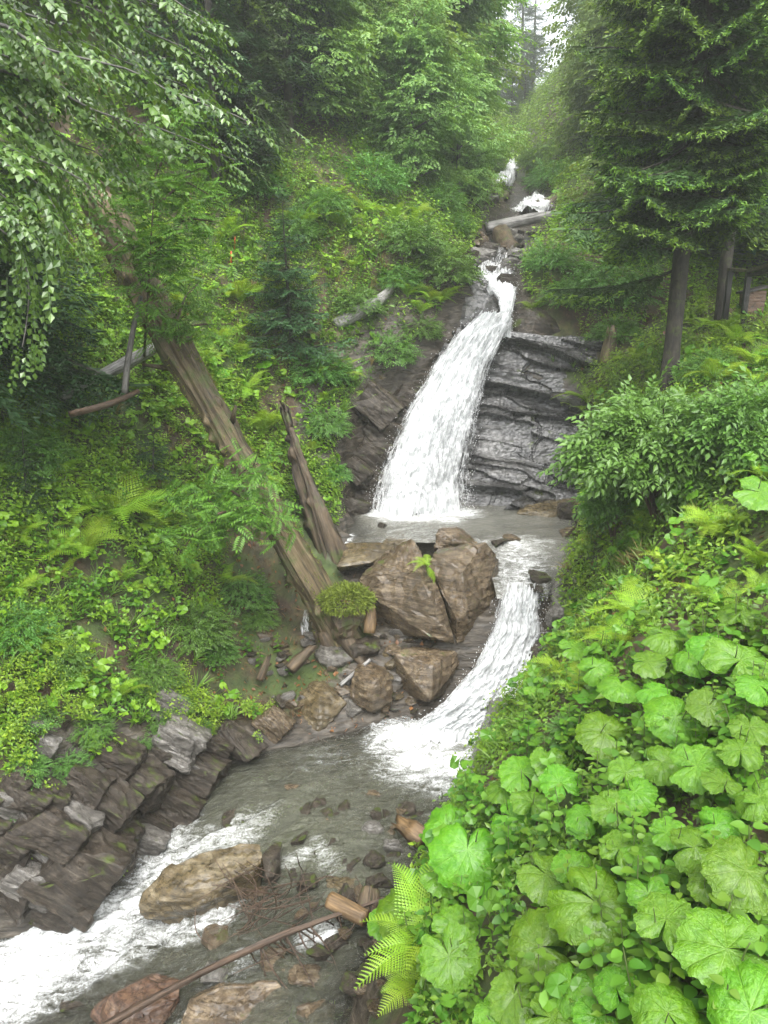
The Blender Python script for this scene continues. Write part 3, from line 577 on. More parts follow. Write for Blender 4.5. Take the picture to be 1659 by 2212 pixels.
def px_rock(name, label, mat, outline, front, t0, thick, cat='rock', group=None, res=0.07, seed=0, bev=0.03, amp=0.03, strata=(0.3, 0.2, 1), samp=0.03, sfreq=9, drop=0.25):
    """outline points (px, py, dt) seen in the photo, front points nearer than the outline, a back half behind and below it"""
    O = [at_t(x, y, t0 + d) for x, y, d in outline]; Fp = [at_t(x, y, t0 + d) for x, y, d in front]
    c = np.mean(O, 0); bk = np.array([0, 1.0, -0.05])
    B = [c + (p - c) * 0.72 + bk * thick - np.array([0, 0, 0.05]) for p in O]
    zmin = min(p[2] for p in O + Fp)
    low = [np.array([c[0] + (p[0] - c[0]) * 0.8, c[1] + thick * 0.4 + (p[1] - c[1]) * .5, zmin - drop]) for p in O[::2]]
    P = np.array(O + Fp + B + low); base = np.array([c[0], c[1] + thick * .4, zmin])
    me = rock_mesh(name, P - base, mat, res, seed, bev, amp, strata, samp, sfreq)
    return tag(put(name, me, loc=base), label, cat, group)

T_B = 13.0
px_rock('boulder', 'dark brown left half of the huge split boulder beside the white cascade', M['rockbrown'],
        [(775, 1252, .25), (800, 1226, .3), (868, 1172, .45), (888, 1166, .4), (912, 1190, .15), (938, 1250, -.1), (985, 1392, -.28), (930, 1374, -.3), (850, 1320, -.05), (792, 1278, .15)],
        [(900, 1230, -.22), (945, 1330, -.42), (870, 1262, -.15), (850, 1225, .0)], 12.15, 1.0, 'boulder', seed=3, res=0.05, bev=0.04, amp=0.05, strata=(0.75, 0.1, 0.66), samp=0.05, sfreq=6)
px_rock('boulder', 'greyer right half of the huge split boulder with diagonal layers', M['rockbrown'],
        [(938, 1196, .15), (1048, 1172, .45), (1070, 1200, .5), (1090, 1288, .55), (1080, 1320, .42), (1012, 1384, -.12), (986, 1394, -.22), (955, 1300, -.05), (930, 1225, .1)],
        [(1000, 1235, -.2), (1010, 1320, -.42), (985, 1345, -.42), (1050, 1290, .0)], 12.15, 1.0, 'boulder', seed=4, res=0.05, bev=0.05, amp=0.045, strata=(0.6, 0.3, 0.7), samp=0.045, sfreq=9)
px_rock('rock', 'red brown block perched behind the big boulder top', M['rockbrown'], [(935, 1185, 0), (945, 1142, .1), (985, 1138, .2), (1020, 1160, .2), (1040, 1180, 0)], [(985, 1170, -.1)], 13.2, .5, seed=5)
px_rock('rock_slab', 'flat ochre slab lying in the shallows behind the big boulder', M['rockochre'], [(728, 1225, -.3), (745, 1180, .3), (775, 1152, .9), (868, 1145, 1.0), (882, 1165, .5), (800, 1215, -.2)], [(800, 1185, .1)], 13.2, .25, 'rock', seed=6, bev=.03, amp=.03, strata=(0, .3, 1))
px_rock('rock_slab', 'triangular striped slab leaning below the big boulder', M['rockbrown'], [(848, 1408, .1), (880, 1402, .2), (985, 1408, .3), (994, 1430, .3), (968, 1465, .05), (930, 1516, -.25), (908, 1490, -.2), (880, 1455, -.1)], [(935, 1440, -.15)], 11.6, .5, seed=8, strata=(.9, .2, -.3), samp=.02, sfreq=14, amp=.02)
px_rock('rock', 'pale ochre rock with a flat top at the pool edge', M['rockochre'], [(628, 1552, 0), (640, 1505, .15), (668, 1472, .35), (705, 1457, .45), (748, 1480, .3), (752, 1510, .1), (728, 1545, -.2), (690, 1580, -.3), (640, 1565, -.15)], [(690, 1540, -.28), (690, 1500, 0.0)], 11.4, .45, seed=11, strata=(.1, .35, 1))
px_rock('rock', 'dark brown rounded rock between ochre rock and striped slab', M['rockbrown'], [(757, 1490, .1), (765, 1448, .15), (790, 1434, .2), (835, 1452, .2), (850, 1490, .15), (848, 1515, .05), (805, 1540, -.1), (775, 1525, 0)], [(800, 1490, -.2), (815, 1470, -.12)], 11.35, .55, seed=13, strata=(.2, .4, 1), bev=.06)
px_rock('rock', 'light wet rock with streaked top beside the moss stump', M['rockgrey'], [(676, 1412, .1), (690, 1392, .2), (720, 1384, .3), (755, 1400, .2), (765, 1425, 0), (720, 1440, -.15), (690, 1432, 0)], [(720, 1415, -.1)], 11.9, .4, seed=15)
px_rock('rock', 'flat dark slab under the foot of the big boulder', M['rockdark'], [(752, 1395, 0), (790, 1372, .2), (822, 1380, .2), (815, 1405, 0), (765, 1418, -.1)], [(785, 1395, -.08)], 11.9, .3, seed=17)
px_rock('rock_slab', 'long ochre slab lying tilted in the rapids', M['rockochre'], [(300, 1950, 0), (312, 1928, .03), (360, 1880, .12), (430, 1845, .22), (520, 1820, .3), (562, 1822, .3), (568, 1850, .15), (545, 1890, .02), (500, 1940, .0), (445, 1985, 0), (340, 1990, -.03), (305, 1978, 0)],
        [(345, 1945, -.16), (440, 1950, -.16), (505, 1900, -.1), (420, 1890, -.03)], 8.4, .2, seed=19, strata=(-.2, .55, 1), samp=.03, sfreq=11, amp=.025, res=.045)
px_rock('rock', 'upright dark block standing at the end of the long ochre slab', M['rockdark'], [(566, 1845, .05), (582, 1832, .15), (608, 1832, .15), (610, 1862, .05), (596, 1892, -.1), (570, 1905, -.15)], [(585, 1860, -.08)], 8.5, .25, seed=21)
px_rock('rock', 'squat brown rock in the rapids beside the fallen pole', M['rockbrown'], [(430, 2030, 0), (440, 2000, .15), (475, 1988, .25), (502, 2000, .15), (500, 2035, -.05), (465, 2055, -.15)], [(465, 2025, -.1)], 8.08, .3, seed=23)
px_rock('rock', 'speckled grey rock under the fallen pole', M['rockgrey'], [(428, 2125, -.1), (435, 2090, .05), (480, 2065, .25), (525, 2062, .3), (510, 2090, .1), (480, 2130, -.15)], [(470, 2100, -.1)], 7.7, .3, seed=25)
px_rock('rock_slab', 'wet red brown slab at the bottom edge under the pole end', M['rockred'], [(195, 2190, .1), (240, 2150, .12), (320, 2110, .28), (390, 2115, .28), (395, 2150, .12), (340, 2225, -.1), (225, 2240, -.12)], [(300, 2180, -.08)], 7.45, .2, seed=27, strata=(0, .3, 1))
px_rock('rock_slab', 'broad brown slab awash at the bottom of the picture', M['rockbrown'], [(385, 2225, -.1), (410, 2160, .05), (480, 2130, .12), (600, 2120, .15), (640, 2150, .1), (610, 2230, -.1)], [(500, 2180, -.06)], 7.38, .2, seed=29, strata=(.1, .4, 1))
px_rock('rock', 'grey layered rock with a mossy edge at the right of the pool', M['rockgrey'], [(1022, 1650, -.3), (1045, 1580, 0), (1072, 1525, .3), (1095, 1510, .4), (1140, 1525, .45), (1155, 1560, .3), (1140, 1640, -.1), (1090, 1690, -.3), (1040, 1695, -.4)], [(1085, 1610, -.3), (1100, 1560, -.05)], 10.4, .6, seed=31, strata=(.7, .2, .6), samp=.05)
px_rock('rock', 'dark rock rising right of the cascade foot', M['rockdark'], [(1140, 1440, .1), (1150, 1395, .2), (1180, 1375, .3), (1215, 1400, .2), (1200, 1470, -.1), (1150, 1490, -.1)], [(1172, 1430, -.12)], 11.2, .5, seed=33)
px_rock('rock_slab', 'flat grey ledge beside the upper lip of the cascade', M['rockgrey'], [(1190, 1285, 0), (1210, 1262, .2), (1280, 1250, .3), (1298, 1275, .2), (1270, 1320, -.2), (1225, 1345, -.3), (1200, 1320, -.15)], [(1240, 1295, -.1)], 11.6, .5, seed=35)
px_rock('rock_slab', 'long brown slab at the foot of the slate face', M['rockochre'], [(1115, 1108, 0), (1150, 1092, .25), (1200, 1082, .3), (1262, 1075, .3), (1265, 1098, .1), (1180, 1122, -.15)], [(1190, 1102, -.1)], 15.2, .5, seed=37)
px_rock('boulder', 'rounded mossy boulder at the right of the narrow chute', M['rockdark'], [(1104, 690, .1), (1112, 650, .3), (1140, 628, .4), (1195, 640, .5), (1230, 690, .4), (1235, 725, 0), (1140, 735, -.2), (1108, 722, -.1)], [(1160, 690, -.2)], 16.9, .9, 'boulder', seed=39, bev=.12)
px_rock('boulder', 'dark layered rock left of the narrow chute', M['slate'], [(975, 700, 0), (985, 655, .2), (1020, 625, .5), (1060, 640, .5), (1072, 670, .3), (1066, 705, 0), (1000, 725, -.1)], [(1025, 680, -.15)], 16.9, .9, 'boulder', seed=41, strata=(.2, 0, 1), samp=.08, sfreq=6)

# generic angular stones, eight shapes shared by all the smaller rocks
UNIT = []
for k in range(8):
    rng = np.random.default_rng(500 + k)
    p = nrm(rng.normal(size=(15, 3))) * np.array([0.55, 0.55, 0.5]); p = np.sign(p) * np.abs(p) ** 0.85
    p = p / np.abs(p).max(0) * 0.5
    UNIT.append(p)
UNITB = []
for k in range(8):
    rng = np.random.default_rng(560 + k); c = np.array([[x, y, z] for x in (-.5, .5) for y in (-.5, .5) for z in (-.5, .5)]); c = c * rng.uniform(.55, 1.0, (8, 3)) + rng.normal(0, .05, (8, 3)); UNITB.append(c)
_ucache = {}
def unit_rock(k, mat, fine, boxy=False):
    key = (k % 8, mat.name, fine, boxy)
    if key not in _ucache:
        _ucache[key] = rock_mesh('stone', (UNITB if boxy else UNIT)[k % 8], mat, 0.11 if fine else 0.34, k, 0.03, 0.05, (0.2, 0.3, 1), 0.04, 7)
    return _ucache[key]
def box_rock(name, label, mat, x0, y0, x1, y1, seed, z=None, cat='rock', group=None, fine=True, rot=None, flat=0.75):
    xm, yb = (x0 + x1) / 2, y1 - 0.12 * (y1 - y0)
    if z is None: g, t = ground_hit(xm, yb)
    else: g = at_z(xm, yb, z); t = g[1] / ray(xm, yb)[1]
    w = (x1 - x0) * t / FPX; vis = (y1 - y0) * t / FPX
    d_ = -ray(xm, yb)[2] / np.linalg.norm(ray(xm, yb)); d_ = max(d_, 0.12); cc = math.sqrt(1 - d_ * d_)
    dep = min(flat * w, 0.65 * vis / d_); hg = max((vis - dep * d_) / cc, 0.18 * w)
    rng = np.random.default_rng(seed)
    o = put(name, unit_rock(seed, mat, fine), loc=(g[0], g[1] + dep * 0.4, g[2] + hg * 0.22))
    o.scale = (w * 1.02, dep * 1.15, hg * 1.25); o.rotation_euler = (rng.uniform(-.12, .12), rng.uniform(-.12, .12), rng.uniform(-.3, .3) if rot is None else rot)
    return tag(o, label, cat, group)
def bank_rock(name, label, mat, x0, y0, x1, y1, seed, cat='rock', group=None):
    xm, ym = (x0 + x1) / 2, (y0 + y1) / 2; g, t = ground_hit(xm, ym); w = (x1 - x0) * t / FPX; hv = (y1 - y0) * t / FPX; rng = np.random.default_rng(seed)
    c = CAMP + (g - CAMP) * (1 - .02 * w); o = put(name, unit_rock(seed, mat, True, True), loc=tuple(c)); o.scale = (w * 1.3, w * .9, hv * 1.1)
    o.rotation_euler = (rng.uniform(-.3, 0), .5 + rng.uniform(-.2, .2), rng.uniform(-.35, .15)); return tag(o, label, cat, group)
LB = 'rock face blocks of the lower left bank'
for q in [(0, 1880, 95, 1965, 'rockdark', 'low dark block at the left edge just above the white rapids'), (60, 1730, 190, 1840, 'rockdark', 'angular dark block with a bright top on the lower left bank'), (100, 1800, 255, 1965, 'rockdark', 'largest dark wet boulder of the lower left bank touching the rapids'),
          (0, 1800, 75, 1890, 'rockdark', 'dark square block at the left edge above the lowest block'), (20, 1740, 75, 1790, 'rockgrey', 'small grey block left of the bright topped one'), (75, 1588, 120, 1655, 'rockgrey', 'pale grey pointed stone among leaves on the left bank'), (40, 1540, 85, 1600, 'rockgrey', 'flat grey stone above the pale pointed one'),
          (200, 1780, 290, 1870, 'rockdark', 'wet brown block above the rapids bend'), (270, 1640, 360, 1740, 'rockdark', 'smooth dark rock below the hanging plants of the left bank'), (340, 1560, 440, 1640, 'rockgrey', 'white streaked grey rock at the pool corner'), (330, 1495, 400, 1560, 'rockgrey', 'upright pale rock below grassy tufts on left bank'),
          (430, 1590, 500, 1640, 'rockdark', 'low ledge at the left rim of the pool'), (0, 1660, 60, 1740, 'rockdark', 'shadowed rock at the left edge below the leaves'), (140, 1660, 240, 1740, 'rockdark', 'broad sloping rock in the middle of the left bank'), (470, 1580, 560, 1625, 'rockdark', 'mossy flat rock where the side trickle joins the pool'),
          (560, 1540, 625, 1590, 'rockbrown', 'brown stone under the side trickle')]:
    bank_rock('rock', q[5], M[q[4]], *q[:4], seed=int(q[0] + q[1]))
for q in [(700, 1880, 790, 1945, 'rockochre', 'ochre topped rock beyond the sawn log'), (785, 1832, 835, 1885, 'rockdark', 'black charred looking block at the right stream edge'), (825, 1805, 875, 1850, 'rockgrey', 'grey stone below the orange driftwood'), (700, 2010, 765, 2075, 'rockdark', 'mossy dark stone below the sawn log'),
          (790, 1880, 850, 1935, 'rockdark', 'round dark stone behind the sawn log'), (760, 2080, 860, 2190, 'rockdark', 'big dark stump like rock left of the near fern'), (655, 2030, 705, 2055, 'rockdark', 'small wet stone awash near the right edge'), (470, 1795, 520, 1832, 'rockdark', 'dark stone upstream of the long ochre slab'), (520, 1800, 545, 1820, 'rockochre', 'small pale pebble upstream of the long ochre slab'),
          (620, 1870, 690, 1910, 'rockdark', 'dark wet stone right of the upright block'), (635, 1895, 720, 1930, 'rockdark', 'low stone awash behind the fallen pole'), (780, 1765, 830, 1815, 'rockgrey', 'veined grey rock in the shallows below the pool'), (700, 1775, 745, 1800, 'rockdark', 'small dark stone breaking the pool surface'), (780, 1705, 830, 1725, 'rockbrown', 'brown stone just above the pool surface'),
          (395, 1705, 435, 1740, 'rockbrown', 'brown upright stone at the head of the rapids'), (470, 1740, 570, 1800, 'rockdark', 'dark stone under the smooth lip of the rapids'), (610, 1690, 680, 1715, 'rockbrown', 'sunken brown stone at the left of the pool'), (520, 1900, 600, 1960, 'rockbrown', 'mossy slab under the twig tangle'), (600, 2080, 720, 2140, 'rockbrown', 'sunken brown rock near the bottom shallows'),
          (830, 1935, 885, 1990, 'rockdark', 'black wet stone right of the sawn log'), (555, 2050, 650, 2115, 'rockbrown', 'broad brown stone in the shallows under the pole'), (640, 2160, 730, 2225, 'rockbrown', 'brown stone at the bottom edge by the bright fern'), (590, 1985, 650, 2025, 'rockdark', 'dark stone behind the pole middle'), (340, 2050, 410, 2085, 'rockbrown', 'brown stone awash in the lower rapids'), (520, 2130, 600, 2165, 'rockgrey', 'pale stone on the broad awash slab'), (690, 1930, 740, 1965, 'rockdark', 'dark stone left of the sawn log'), (650, 1960, 700, 1990, 'rockbrown', 'brown stone where the pole tip rests'), (120, 2150, 200, 2200, 'rockdark', 'dark stone awash in the white rapids'), (770, 2030, 830, 2080, 'rockdark', 'dark rough stone above the stump like rock')]:
    box_rock('rock', q[5], M[q[4]], *q[:4], seed=int(q[0] + q[1]), z=float(level_low(at_z((q[0] + q[2]) / 2, q[3], -.1)[0], at_z((q[0] + q[2]) / 2, q[3], -.1)[1])) - 0.03)
for q in [(1140, 1222, 1192, 1262, 'rockdark', 'rounded wet stone at the right of the run above the cascade'), (1190, 1162, 1270, 1205, 'rockdark', 'brown dark rock below the right shrub at the water edge'), (1150, 1205, 1215, 1230, 'rockdark', 'flat dark stone above the rounded one'), (1210, 1200, 1285, 1245, 'rockgrey', 'grey stone tucked under the right shrub'), (1140, 1255, 1185, 1280, 'rockdark', 'low stone at the lip of the cascade'),
          (1060, 1160, 1100, 1178, 'rockdark', 'dark stone behind the boulder top right'), (1085, 1152, 1130, 1170, 'rockbrown', 'flat brown stone in the riffle'), (815, 1124, 838, 1142, 'rockdark', 'small round stone left in the fall pool'), (1210, 1130, 1262, 1165, 'rockbrown', 'brown blocks at the right rim of the fall pool'), (1090, 1085, 1135, 1105, 'slate', 'wedge of slate at the right foot of the fall'),
          (1180, 1300, 1225, 1350, 'rockgrey', 'pale lichen stone right of the cascade'), (870, 1100, 910, 1114, 'slate', 'slate slab showing through foam at the fall foot'), (1205, 1080, 1262, 1128, 'rockdark', 'wet dark stone by driftwood at the right rim')]:
    box_rock('rock', q[5], M[q[4]], *q[:4], seed=int(q[0] + q[1]), z=2.0 if q[3] < 1180 else 1.75)
for q in [(1030, 545, 1090, 568, 'rockgrey', 'flat rock slab in the upper stream'), (1020, 530, 1050, 548, 'rockbrown', 'brown rock at the left of the upper stream'), (1075, 598, 1112, 618, 'rockdark', 'dark stone at the top of the chute'), (1090, 545, 1125, 560, 'rockgrey', 'pale flat stone right in the upper stream'), (1010, 565, 1040, 585, 'rockdark', 'dark wet rock at the left of the foaming steps'),
          (1100, 520, 1130, 540, 'rockgrey', 'grey stone below the log jam'), (1090, 375, 1112, 390, 'rockdark', 'mossy rock dividing the farthest cascade'), (1120, 455, 1140, 475, 'rockdark', 'dark rock left in the fanned cascade'), (1085, 558, 1118, 572, 'rockgrey', 'rock below the pale flat stone in the upper stream')]:
    o = box_rock('rock', q[5], M[q[4]], *q[:4], seed=int(q[0] + q[1])); o.location.z += .2; o.location.y -= .25
rng = np.random.default_rng(444); k_ = 0
while k_ < 30:
    x, y = rng.uniform(-20, 470), rng.uniform(1560, 1950)
    if y > 1960 - max(0, x - 230) * 1.35 or y < 1700 - x * .28: continue
    w = rng.uniform(55, 120); bank_rock('rock', 'dark angular bank block near ' + beside(x, y), M['rockdark' if k_ % 4 else 'rockgrey'], x - w / 2, y - w * .35, x + w / 2, y + w * .35, 800 + k_, group='dark blocks of the lower left rock bank'); k_ += 1
for k_ in range(16):
    x, y = 770 + 95 * _hash(np.array(k_), np.array(1), np.array(0), 3) , 860 + 15.5 * k_; w = 60 + 30 * float(_hash(np.array(k_), np.array(2), np.array(0), 3)); x = float(x) + (1100 - y) * .22 - 20
    bank_rock('rock', 'dark wet wall block at ' + beside(x, y), M['rockdark'], x - w / 2, y - w * .4, x + w / 2, y + w * .4, 900 + k_, group='blocks of the wall left of the tall fall')
for x, y, Y, w, hh, mt, lab in [(1042, 556, 20.4, 62, 30, 'rockgrey', 'long flat rock splitting the foaming steps'), (1096, 608, 18.15, 46, 22, 'rockdark', 'dark rock across the brink of the chute'), (1100, 572, 19.6, 34, 20, 'rockgrey', 'pale rock at the right of the foaming steps'), (1022, 590, 19.0, 34, 26, 'rockdark', 'dark rock at the left foot of the foaming steps'), (1062, 582, 19.3, 26, 14, 'rockdark', 'small dark rock in the middle of the foaming steps'),
                                (1034, 618, 18.2, 44, 26, 'slate', 'slate ledge left of the chute brink'), (1058, 536, 21.4, 40, 20, 'rockdark', 'dark rock under the fat log end'), (1118, 548, 20.8, 36, 20, 'rockgrey', 'flat pale stone at the right rim of the foaming steps'), (1128, 590, 19.2, 34, 24, 'rockdark', 'mossy rock at the right rim above the chute')]:
    c = at_Y(x, y, Y); sc = (Y / ray(x, y)[1]) / FPX; o = put('rock', unit_rock(int(x), M[mt], True, True), loc=tuple(c)); o.scale = (w * sc * 1.15, w * sc * .8, hh * sc * 1.3); o.rotation_euler = (-.15, .1, .2 * math.sin(x)); tag(o, lab, 'rock')
# masonry like blocks under the log across the upper stream
for k, (x0, x1) in enumerate([(1058, 1084), (1086, 1108), (1110, 1134), (1136, 1160), (1162, 1184)]):
    box_rock('rock', 'squared dark block in the low row under the log across the stream', M['rockdark'], x0, 492, x1, 510, seed=61 + k, cat='rock', group='blocks under the log across the stream', fine=False)
# loose stones: scree below the boulder, right rim, bed
rng = np.random.default_rng(77)
def scree(n, poly, size, mats, label, group, zoff=0.0, zmin=lambda g: -9):
    c = 0
    while c < n:
        px = rng.uniform(poly[0], poly[2]); py = rng.uniform(poly[1], poly[3]); g, t = ground_hit(px, py)
        s = rng.uniform(*size); g = np.array([g[0], g[1], max(g[2], zmin(g))]); k = int(rng.integers(8)); o = put('stone', unit_rock(k, M[mats[int(rng.integers(len(mats)))]], False), loc=(g[0], g[1], g[2] + s * .2 + zoff))
        o.scale = (s * rng.uniform(.8, 1.4), s * rng.uniform(.7, 1.1), s * rng.uniform(.4, .8)); o.rotation_euler = (rng.uniform(-.3, .3), rng.uniform(-.3, .3), rng.uniform(0, 6.28))
        tag(o, label.split('|')[0] + ' near ' + beside(px, py), 'stone', group); c += 1
scree(100, (540, 1370, 900, 1550), (.08, .3), ['rockbrown', 'rockdark', 'rockgrey', 'rockochre'], 'loose wet stone', 'loose stones of the pile below the big boulder')
scree(28, (1150, 1180, 1290, 1340), (.08, .26), ['rockdark', 'rockgrey', 'rockdark'], 'loose dark stone', 'loose stones on the right rim above the cascade')
scree(64, (650, 1790, 900, 2200), (.09, .3), ['rockdark', 'rockbrown', 'rockdark'], 'loose stream edge stone', 'loose stones at the right edge of the lower stream', 0, lambda g: -.1)
scree(26, (480, 1640, 800, 1800), (.08, .25), ['rockbrown', 'rockdark', 'rockochre'], 'sunken pool stone', 'stones on the bed of the lower pool', .08)
scree(26, (0, 1560, 460, 1900), (.08, .26), ['rockdark', 'rockdark', 'rockgrey'], 'broken bank stone', 'broken stones in the lower left bank')
scree(24, (750, 1130, 1250, 1175), (.06, .22), ['rockdark', 'rockbrown'], 'pebble on the fall pool sill', 'pebbles on the sill of the fall pool', .12)
scree(18, (1010, 500, 1135, 600), (.15, .5), ['rockgrey', 'rockdark', 'rockbrown'], 'upper stream stone', 'stones in the bed of the upper stream', .3)
scree(10, (1050, 370, 1190, 480), (.2, .6), ['rockdark', 'rockgrey'], 'distant stone', 'distant stones beside the upper cascades', .1)

# the layered slate face right of (and behind) the tall fall: every slab a piece of its own
def slate_face():
    nu, nv = 210, 190
    a, b = np.meshgrid(np.linspace(0, 1, nu), np.linspace(0, 1, nv))
    BL, BR, TL, TR = at_Y(775, 1118, 15.75), at_Y(1268, 1112, 15.15), at_Y(985, 712, 17.35), at_Y(1335, 742, 16.75)
    P = (BL * (1 - a)[..., None] + BR * a[..., None]) * (1 - b)[..., None] + (TL * (1 - a)[..., None] + TR * a[..., None]) * b[..., None]
    P[..., 1] += 0.25 * np.sin(b * 3.1) * 0.6
    n = nrm(np.cross(BR - BL, TL - BL)); n = n if n[1] < 0 else -n
    nz = fbm(np.stack([a * 1.6 + b, b * 1.8, 0 * a], -1), 2, 4)
    q = 13 * (b + .035 * np.sin(b * 19 + a * 3) + .02 * np.sin(b * 47)) + a * 4.6 + nz * 1.1 + 0.16 * fbm(np.stack([a * 9, b * 3, 0 * a], -1), 2, 6)
    kk = np.floor(q).astype(int); fr = q - kk
    jn = a * 2.6 + (_hash(kk, kk * 0, kk * 0, 5) * 2.0) + 0.25 * fbm(np.stack([a * 6, b * 9, 0 * a], -1), 2, 12) + 0.35 * b
    mm = np.floor(jn).astype(int); jf = jn - mm
    off = _hash(kk, mm, kk * 0, 9)
    d = 0.02 + 0.13 * off + (0.07 + 0.26 * _hash(kk, mm * 0, mm * 0, 15) ** 3 + .08 * _hash(kk, mm, mm * 0, 16)) * (1 - fr) ** 1.5 - 0.05 * (np.minimum(jf, 1 - jf) < 0.04) + 0.05 * fr * jf
    d = d + 0.02 * fbm(P * np.array([5, 5, 14]), 3, 31) + 0.008 * fbm(P * 26, 2, 33)
    P = P + n * d[..., None]
    root = thing('cliff', 'layered wet grey slate face beside and behind the tall waterfall', 'cliff', tuple((BL + BR) / 2))
    base = np.array(root.location)
    sid = (kk * 64 + mm + 2000)[:-1, :-1].ravel()
    i = np.arange(nv - 1)[:, None] * nu; j = np.arange(nu - 1)[None]
    Q = np.stack([i + j, i + j + 1, i + nu + j + 1, i + nu + j], -1).reshape(-1, 4); PV = P.reshape(-1, 3) - base
    for s_ in np.unique(sid):
        q_ = Q[sid == s_]
        e = np.concatenate([q_[:, [k, (k + 1) % 4]] for k in range(4)])
        key = np.sort(e, 1); _, inv, cnt = np.unique(key, axis=0, return_inverse=True, return_counts=True)
        be = e[cnt[inv.ravel()] == 1]
        used, loc = np.unique(q_, return_inverse=True); mp = {int(v): k for k, v in enumerate(used)}
        bv = np.unique(be); bmap = {int(v): len(used) + k for k, v in enumerate(bv)}
        V = np.concatenate([PV[used], PV[bv] - n * 0.3])
        S = np.array([[mp[int(x)], bmap[int(x)], bmap[int(y)], mp[int(y)]] for x, y in be])
        put('slab', mesh_np('slab', V, [np.concatenate([loc.reshape(-1, 4), S])], M['slate'], False), root)
slate_face()

# ------------------------------------------------------------------ logs and dead wood
def log_mesh(name, L, r, mat, n=18, m=40, rough=0.05, bend=0.0, seed=0, groove=0.0, jag=0.0, knots=0):
    z = np.linspace(0, L, m); rr = np.interp(z, np.linspace(0, L, len(r)), r)
    a = np.linspace(0, 2 * np.pi, n, endpoint=False)
    A, Z = np.meshgrid(a, z); rad = np.repeat(rr[:, None], n, 1)
    rng = np.random.default_rng(seed)
    c3 = np.stack([np.cos(A) * 2.2, np.sin(A) * 2.2, Z * 0.7 + seed], -1)
    rad = rad * (1 + 0.14 * fbm(c3 * 0.6, 2, seed)) + rough * fbm(c3 * np.array([1.6, 1.6, 1.0]), 4, seed + 1)
    if groove: rad = rad - groove * np.abs(fbm(np.stack([np.cos(A) * 5, np.sin(A) * 5, Z * 0.5], -1), 2, seed + 3)) ** 0.6
    for _ in range(knots):
        ka, kz = rng.uniform(0, 6.28), rng.uniform(0.05 * L, .95 * L); da = np.angle(np.exp(1j * (A - ka)))
        rad = rad + 0.09 * np.exp(-((da * rr[:, None]) ** 2 + (Z - kz) ** 2) / 0.006)
    x = np.cos(A) * rad + bend * np.sin(np.pi * Z / L); y = np.sin(A) * rad
    zz = Z.copy()
    if jag: zz[-1] = zz[-1] + jag * _hash(np.arange(n), np.arange(n) * 0, np.arange(n) * 0, seed); zz[-2] += 0.4 * (zz[-1] - L)
    V = np.stack([x, y, zz], -1).reshape(-1, 3)
    i = np.arange(m - 1)[:, None] * n; j = np.arange(n)[None]; k = (j + 1) % n
    Q = np.stack([i + j, i + k, i + n + k, i + n + j], -1).reshape(-1, 4)
    V = np.concatenate([V, [[0, 0, 0]], [[bend * 0, 0, L - (0.3 * jag)]]]); jj = np.arange(n); kk = (jj + 1) % n
    T = np.concatenate([np.stack([kk, jj, np.full(n, m * n)], -1), np.stack([(m - 1) * n + jj, (m - 1) * n + kk, np.full(n, m * n + 1)], -1)])
    return mesh_np(name, V, [T, Q], mat, True)
def aim(o, p0, p1, roll=0.0):
    d = Vector(np.asarray(p1) - np.asarray(p0)); o.location = Vector(p0)
    o.rotation_euler = (d.to_track_quat('Z', 'Y') @ Matrix.Rotation(roll, 3, 'Z').to_quaternion()).to_euler(); return o
def log(name, label, p0, p1, r, mat, cat='log', group=None, **kw):
    L = float(np.linalg.norm(np.asarray(p1) - np.asarray(p0)))
    root = thing(name, label, cat, tuple(p0), group); aim(root, p0, p1, kw.pop('roll', 0.0))
    put('trunk', log_mesh('trunk', L, r, mat, **kw), root); return root, L
gb, tb = ground_hit(748, 1385)
p0 = at_t(748, 1392, 12.35); p1 = at_t(232, 478, 11.1)
big, L_ = log('leaning_log', 'long weathered barkless trunk leaning from the stones up the left bank', p0 - nrm(p1 - p0) * .15, p1, [0.36, 0.27, 0.245, 0.25, 0.27, 0.29, 0.28], M['log'], n=56, m=220, rough=0.05, groove=0.10, jag=0.6, seed=4, knots=26, bend=0.12)
for k, (ax, ay, s) in enumerate([(.3, -.2, .9), (-.28, -.25, .8), (.05, -.4, 1.0), (.35, .2, .7), (-.35, .1, .8)]):
    put('root', mesh_np('root', *tube(curve([(ax * .6, ay * .6, .55), (ax, ay, .1), (ax * 1.7, ay * 1.6, -.25)], 8), [0.14, .11, 0.05], 8, 0.03, k), M['logdark']), big)
for k, (zf, a_, l_) in enumerate([(.55, 1.0, .35), (.7, -1.4, .5), (.38, -.6, .22), (.85, .4, .6)]):
    z_ = L_ * zf; put('branch_stub', mesh_np('branch_stub', *tube([(math.cos(a_) * .25, math.sin(a_) * .25, z_), (math.cos(a_) * (.3 + l_ * .6), math.sin(a_) * (.3 + l_ * .6), z_ + l_ * .5)], [.05, .02], 6), M['logdark']), big)
rng = np.random.default_rng(41); k = 5200
zz = rng.uniform(.1, L_ * .96, k); aa = rng.uniform(0, 6.283, k); rr_ = np.interp(zz / L_, np.linspace(0, 1, 7), [0.36, 0.27, 0.245, 0.25, 0.27, 0.29, 0.28]) * 1.0
pm = np.stack([np.cos(aa) * rr_ + .12 * np.sin(np.pi * zz / L_), np.sin(aa) * rr_, zz], -1); keepm = fbm(np.stack([np.cos(aa) * 1.6, np.sin(aa) * 1.6, zz * .9], -1), 3, 77) > .22; pm = pm[keepm]; nm_ = np.stack([np.cos(aa), np.sin(aa), 0 * aa], -1)[keepm]
blade0 = (np.array([[-.12, 0, 0], [.12, 0, 0], [0, .7, .1], [0, 1.0, -.1]]), [np.array([[0, 1, 2], [0, 2, 3]])])
